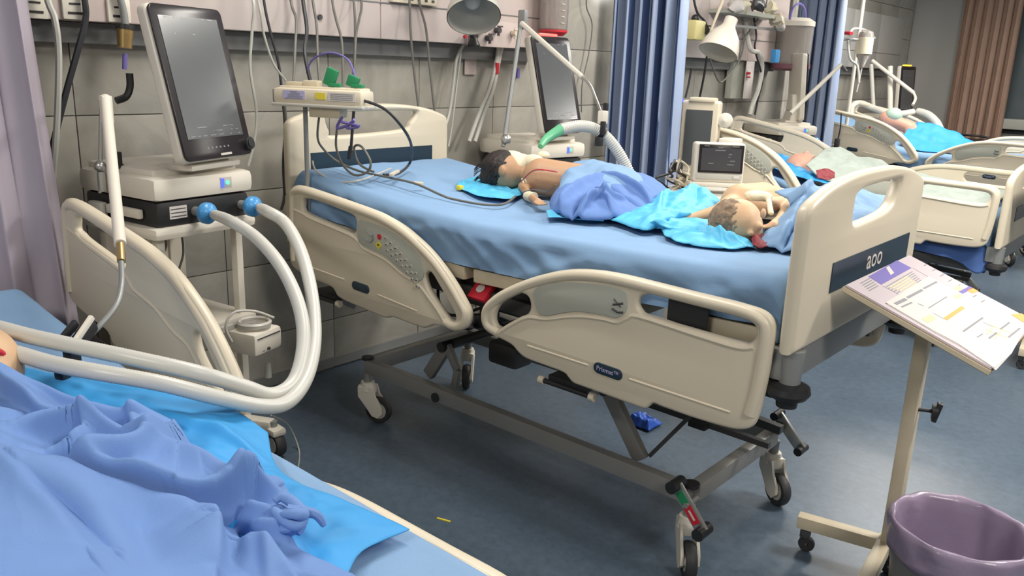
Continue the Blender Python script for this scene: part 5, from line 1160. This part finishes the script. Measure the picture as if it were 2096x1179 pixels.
for x, z, w_ in ((0, .072, .06), (.06, .05, .02), (.055, .035, .012), (.075, .012, .03), (.065, -.01, .04), (-.05, -.005, .03), (.0, .088, .03), (.09, .096, .04), (-.08, .096, .03)): q.box((x, -.0108, z), (w_, .001, .005))
mop('screen_text', q, M['trace'], bd).__setitem__('kind', 'stuff')
mop('lower_strip', B().box((.005, -.002, -.083), (.27, .006, .032), bev=.002), M['palegrey'], bd)
mop('knob_light', B().box((.105, -.006, -.083), (.035, .006, .016), bev=.003), M['paper2'], bd)
mop('base_stand', B().box((0, .05, -.130), (.34, .16, .026), bev=.01), M['white'], bd)
cb = thing('cable_bundle', 'tangle of pale monitor cables left of the patient monitor', 'cables', P(1400, 360, y=3.75))
rr = random.Random(3)
for k in range(9):
    p0 = P(1378+rr.uniform(-8, 30), 335+rr.uniform(-10, 20), y=3.8); pts = [p0]
    for j in range(4): pts.append(p0+Vector((rr.uniform(-.05, .08), rr.uniform(-.1, .04), -.035*(j+1)+rr.uniform(-.02, .02))))
    obj('cable_loop', B().tube(pts, .006, 8), M['cream' if k % 3 else 'cable2'], cb)
obj('cable_hanger', B().box(P(1385, 340, y=3.82), (.05, .05, .035), bev=.005), M['black'], cb)
for k in range(2): obj('hanger_arm', B().bar(P(1380, 350+k*22, y=3.82), P(1430, 352+k*15, y=3.85), .012, .012), M['palegrey'], cb)
# small ventilator / monitor column in the second bay
sv = thing('anaesthesia_monitor', 'narrow cream monitor column with grey screen beside the blue striped curtain', 'monitor', (-2.70, 5.0, 0))
cc = P(1427, 288, y=5.0); TS = Matrix.Translation(cc) @ Matrix.Rotation(.25, 4, 'Z')
def svp(n, b, m, par=sv): b.transform(TS) if not isinstance(b, B) else b.bm.transform(TS); return obj(n, b, m, par)
sb_ = svp('case', plate('case', rrect(.25, .52, .02), [], .10, .012, Matrix.Translation((0, .05, 0)) @ XZ, sm=False), M['cream'])
svp('display', B().box((.0, -.003, .02), (.175, .006, .36)), M['screen'], sb_)
svp('top_cap', B().box((.01, .04, .265), (.17, .10, .03), bev=.01), M['cream'], sb_)
svp('round_knob', B().lathe([(0, -.03), (.045, -.025), (.05, 0), (.045, .02), (0, .03)], (.165, .03, .14), Matrix.Rotation(PI/2, 4, 'X')), M['white'], sb_)
svp('indicator', B().box((-.128, -.002, .255), (.02, .02, .02)), M['blueglow'], sb_)
svp('lower_cabinet', B().box((-.02, .06, -.72), (.30, .20, .86), bev=.02).box((-.02, .04, -.29), (.22, .14, .05), bev=.01), M['cream'])
svp('white_box', B().box((.21, .05, -.02), (.14, .12, .10), bev=.02), M['white'])

# ---------------------------------------------------------------- second bay: equipment along the headwall
bx = lambda px, py, x=-3.2: P(px, py, x=x)
cable('black cable dropping past the cone lamp behind the striped curtain', [bx(1425, 20), bx(1445, 50), bx(1448, 100), bx(1442, 150), bx(1432, 200)], .009, 'cable2')
cable('grey cable sagging in a loop under the cone lamp', [bx(1450, 110), bx(1465, 155), bx(1475, 168), bx(1490, 155), bx(1515, 120), bx(1525, 70)], .007)
cable('thin dark cable ending above the narrow monitor column', [bx(1415, 140), bx(1410, 170), bx(1403, 200)], .008, 'cable2')
cable('thick white hose curving down right of the cone lamp', [bx(1535, 98), bx(1552, 108), bx(1560, 135), bx(1553, 180), bx(1540, 215), bx(1535, 235)], .020, 'hose', 'gas_hose', 'hose')
cable('dark hose running beside the thick white hose in the second bay', [bx(1548, 70), bx(1545, 100), bx(1560, 160), bx(1552, 200), bx(1545, 235)], .008, 'cable2', 'gas_hose', 'hose')
cable('thin grey cable crossing to the shelf above the cone lamp', [bx(1570, 0), bx(1550, 40), bx(1520, 85), bx(1512, 130)], .005)
t = thing('yellow_regulator', 'pale yellow regulator with black valve left of the cone lamp', 'regulator', bx(1425, 62, -3.25))
obj('regulator_body', B().box(bx(1422, 62), (.10, .16, .14), bev=.02), mat('pale_yellow_plastic', (.62, .56, .26), .45), t)
obj('valve', B().cyl(bx(1443, 60, -3.15), bx(1452, 62, -3.15), .035), M['black'], t)
obj('knob', B().sph(bx(1423, 38, -3.2), .03), M['black'], t)
sh_ = thing('wall_shelf', 'shelf of crumpled white and green supplies above the second headwall panel', 'shelf', bx(1535, 35))
obj('shelf_board', B().box(bx(1530, 30)+Vector((-.03, 0, 0)), (.26, .95, .03)), M['inset'], sh_)
obj('rail', B().bar(bx(1495, 52, -3.15), bx(1600, 62, -3.15), .02, .02), M['bracket'], sh_)
rr = random.Random(12); whr = ['at the left end', 'beside the left end', 'left of the middle', 'right of the middle', 'near the right end', 'at the right end']
for i, (px, py, s_) in enumerate(((1505, 12, .07), (1520, 15, .055), (1552, 10, .06), (1578, 18, .055), (1590, 40, .06), (1596, 52, .05))):
    c = bx(px, py, -3.12)
    b = B().sph(c, (s_*.9, s_*1.5, s_*.8), rotm(rr.random(), .3, rr.uniform(-.4, .4)), 16)
    for v_ in b.bm.verts: v_.co += Vector((1, 1, 1))*.0+Vector((noise.noise(v_.co*22), noise.noise(v_.co*22+Vector((9, 0, 0))), noise.noise(v_.co*22+Vector((0, 9, 0)))))*.03
    tag(obj('supply_pack', b, M[['paper2', 'gauze', 'dark', 'gauze', 'cream', 'paper2'][i]]), 'crumpled supply pack on the wall shelf '+whr[i], 'pack', 'supply packs on the wall shelf')
cn = thing('suction_canister', 'large grey suction canister with ring handle beside the second blue curtain', 'canister', bx(1612, 130))
c = bx(1617, 138, -3.18)
obj('canister_body', B().lathe([(0, 0), (.14, 0), (.16, .02), (.165, .36), (.15, .36), (.14, .03), (0, .02)], c), M['glass'], cn)
obj('canister_base', B().lathe([(0, -.03), (.14, -.03), (.17, -.01), (.17, .03), (0, .03)], c), mat('wine_base', (.20, .08, .11), .5), cn)
obj('canister_lid', B().lathe([(0, .42), (.12, .42), (.17, .39), (.17, .35), (0, .35)], c), M['white'], cn)
obj('inner_filter', B().cyl(c+Vector((0, 0, .05)), c+Vector((0, 0, .33)), .11), M['palegrey'], cn)
obj('ring_handle', B().tube([c+Vector((.02, .17*math.cos(a), .40+.14*math.sin(a))) for a in np.linspace(0, PI, 9)], .010), M['violet'], cn)
obj('blue_valve', B().box(bx(1587, 115, -3.1), (.05, .09, .11), bev=.015), M['filt'], cn)
tag(obj('notice_card', B().box(bx(1533, 160, -3.3), (.006, .15, .34)).box(bx(1533, 148, -3.295), (.004, .06, .03)), M['paper2']), 'tall white notice card with red print hanging below the cone lamp', 'notice')
tag(obj('red_print', B().box(bx(1532, 150, -3.28), (.006, .07, .02)).box(bx(1532, 158, -3.28), (.006, .07, .012)), M['red']), 'red print lines on the tall white notice card', 'print')
tag(obj('pale_cabinet', B().box(bx(1508, 160, -3.37), (.06, .28, .34), bev=.01), M['inset']), 'flat pale box on the wall left of the tall notice card', 'box')
# ventilator of the second bay, screen seen edge-on
v3 = ventilator('ventilator turned edge-on beyond the second bed by the blue curtain', (-3.10, 7.15), math.radians(-25), ((-2.99, 7.22, 1.50), math.radians(40), math.radians(4), .36, .56))
ar = thing('tube_support_arm', 'white support arm rising right from the edge-on ventilator', 'support arm', D(1618, 232, 6.6))
obj('upper_arm', B().cyl(D(1618, 232, 6.5), D(1722, 132, 6.6), .018, .014), M['white'], ar)
obj('arm_tip', B().cyl(D(1722, 132, 6.6), D(1732, 146, 6.6), .012), M['dark'], ar)
# third bay
v4 = ventilator('farthest ventilator with orange alarm light near the grey wall', (-3.12, 10.15), math.radians(-10), ((-2.98, 10.2, 1.46), math.radians(-5), math.radians(4), .40, .56), glow=M['orglow'])
ar = thing('tube_support_arm', 'pale support arm slanting down right at the farthest ventilator', 'support arm', D(1785, 128, 8.8))
obj('upright_rod', B().cyl(D(1783, 132, 8.9), D(1788, 228, 8.9), .022), M['palegrey'], ar)
obj('upper_arm', B().cyl(D(1785, 124, 8.9), D(1870, 190, 8.7), .020), M['white'], ar)
obj('flexible_arm', B().tube([D(1870, 190, 8.7), D(1874, 202, 8.65), D(1868, 215, 8.6)], .014), M['white'], ar)
obj('upright_bar', B().cyl(D(1822, 136, 8.9), D(1822, 235, 8.9), .028), M['white'], ar)
tag(obj('breathing_hose', B().tube(hosepath((1742, 240, 8.9), (1744, 218, 8.9), (1760, 211, 8.9), (1790, 222, 8.8), (1826, 234, 8.6), (1870, 229, 8.6)), .032, 12), M['white']), 'pale hose lying over the farthest bed head, straight run', 'hose', 'breathing hoses')
tag(obj('breathing_hose', B().tube(hosepath((1878, 228, 8.6), (1900, 235, 8.5), (1918, 252, 8.4), (1928, 275, 8.3)), .038, 12, ring=.04, pitch=.02), M['hose']), 'pale hose bending down over the azure cover in the farthest bed', 'hose', 'breathing hoses')
iv = thing('drip_stand', 'pale drip stand with hanging bag beside the farthest bed', 'drip stand', (-3.0, 8.05, 0))
a = D(1758, 90, 7.9); b0 = D(1745, 130, 7.9)
px_ = D(1765, 20, 7.9)
obj('pole', B().cyl((px_.x, px_.y, .05), (px_.x, px_.y, 2.5), .018), M['white'], iv)
obj('hook_bar', B().tube([(px_.x-.0, px_.y-.25, 1.98), (px_.x, px_.y-.15, 2.04), (px_.x, px_.y+.2, 2.04), (px_.x, px_.y+.45, 1.98)], .012), M['palegrey'], iv)
obj('basket', B().tube([(px_.x+.1*math.cos(a_), px_.y-.12+.15*math.sin(a_), 1.94) for a_ in np.linspace(0, 2*PI, 13)], .010), M['silver'], iv)
obj('base', B().cyl((px_.x, px_.y, .02), (px_.x, px_.y, .06), .2, .08), M['palegrey'], iv)
c = D(1770, 95, 7.8); ivb = thing('drip_bag', 'clear drip bag with white label hanging from the pale drip stand', 'drip bag', c)
obj('bag', B().lathe([(0, -.20), (.02, -.19), (.03, -.14), (.065, -.09), (.07, .10), (.06, .13), (.02, .15), (0, .15)], c), M['glass'], ivb)
obj('bag_label', B().lathe([(.072, -.07), (.072, .08)], c), M['gauze'], ivb)
obj('drip_line', B().tube([c+Vector((0, 0, -.2)), c+Vector((.0, -.02, -.30)), c+Vector((0, -.05, -.42))], .008), M['tube'], ivb)
tag(obj('red_tag', B().box(D(1737, 68, 7.8), (.06, .08, .03), bev=.01), M['red']), 'red fitting left of the hanging drip bag', 'fitting')
tag(obj('hanging_tubes', B().tube([D(1735, 80, 7.8), D(1740, 120, 7.8), D(1755, 135, 7.8), D(1758, 170, 7.8)], .012), M['tube']), 'clear tube hanging behind the drip bag', 'tube')
# far end furniture
pe = thing('equipment_case', 'flat black equipment on a low cabinet below the brown curtain', 'equipment', (-2.45, 10.9, 0))
obj('cabinet', B().box((-2.30, 10.75, .45), (.95, .40, .88), bev=.02), M['dark'], pe)
obj('lid', B().box((-2.30, 10.75, .93), (.92, .40, .05), bev=.015), M['black'], pe)
obj('handle', B().tube([(-2.6, 10.6, .955), (-2.5, 10.6, 1.0), (-2.2, 10.6, 1.0), (-2.1, 10.6, .955)], .012), M['black'], pe)
wd_ = thing('wall_unit', 'pale cabinet standing under the far window', 'cabinet', (-1.5, 11.2, 0))
obj('body', B().box((-1.25, 11.25, .5), (1.0, .40, 1.0), bev=.01), M['inset'], wd_)
for x in (-1.5, -1.0): obj('door', B().box((x, 11.04, .5), (.46, .02, .9), bev=.006), M['inset'], wd_)
cable('dark hand control hanging on its cord against the farthest bed rail', [P(1722, 232, y=8.2), P(1720, 262, y=8.2), P(1715, 285, y=8.2)], .007, 'cable2', 'hand_control', 'control')
tag(obj('control_handset', B().box(P(1713, 294, y=8.2), (.05, .03, .10), bev=.01), M['dark']), 'dark handset at the end of the cord on the farthest bed rail', 'control')
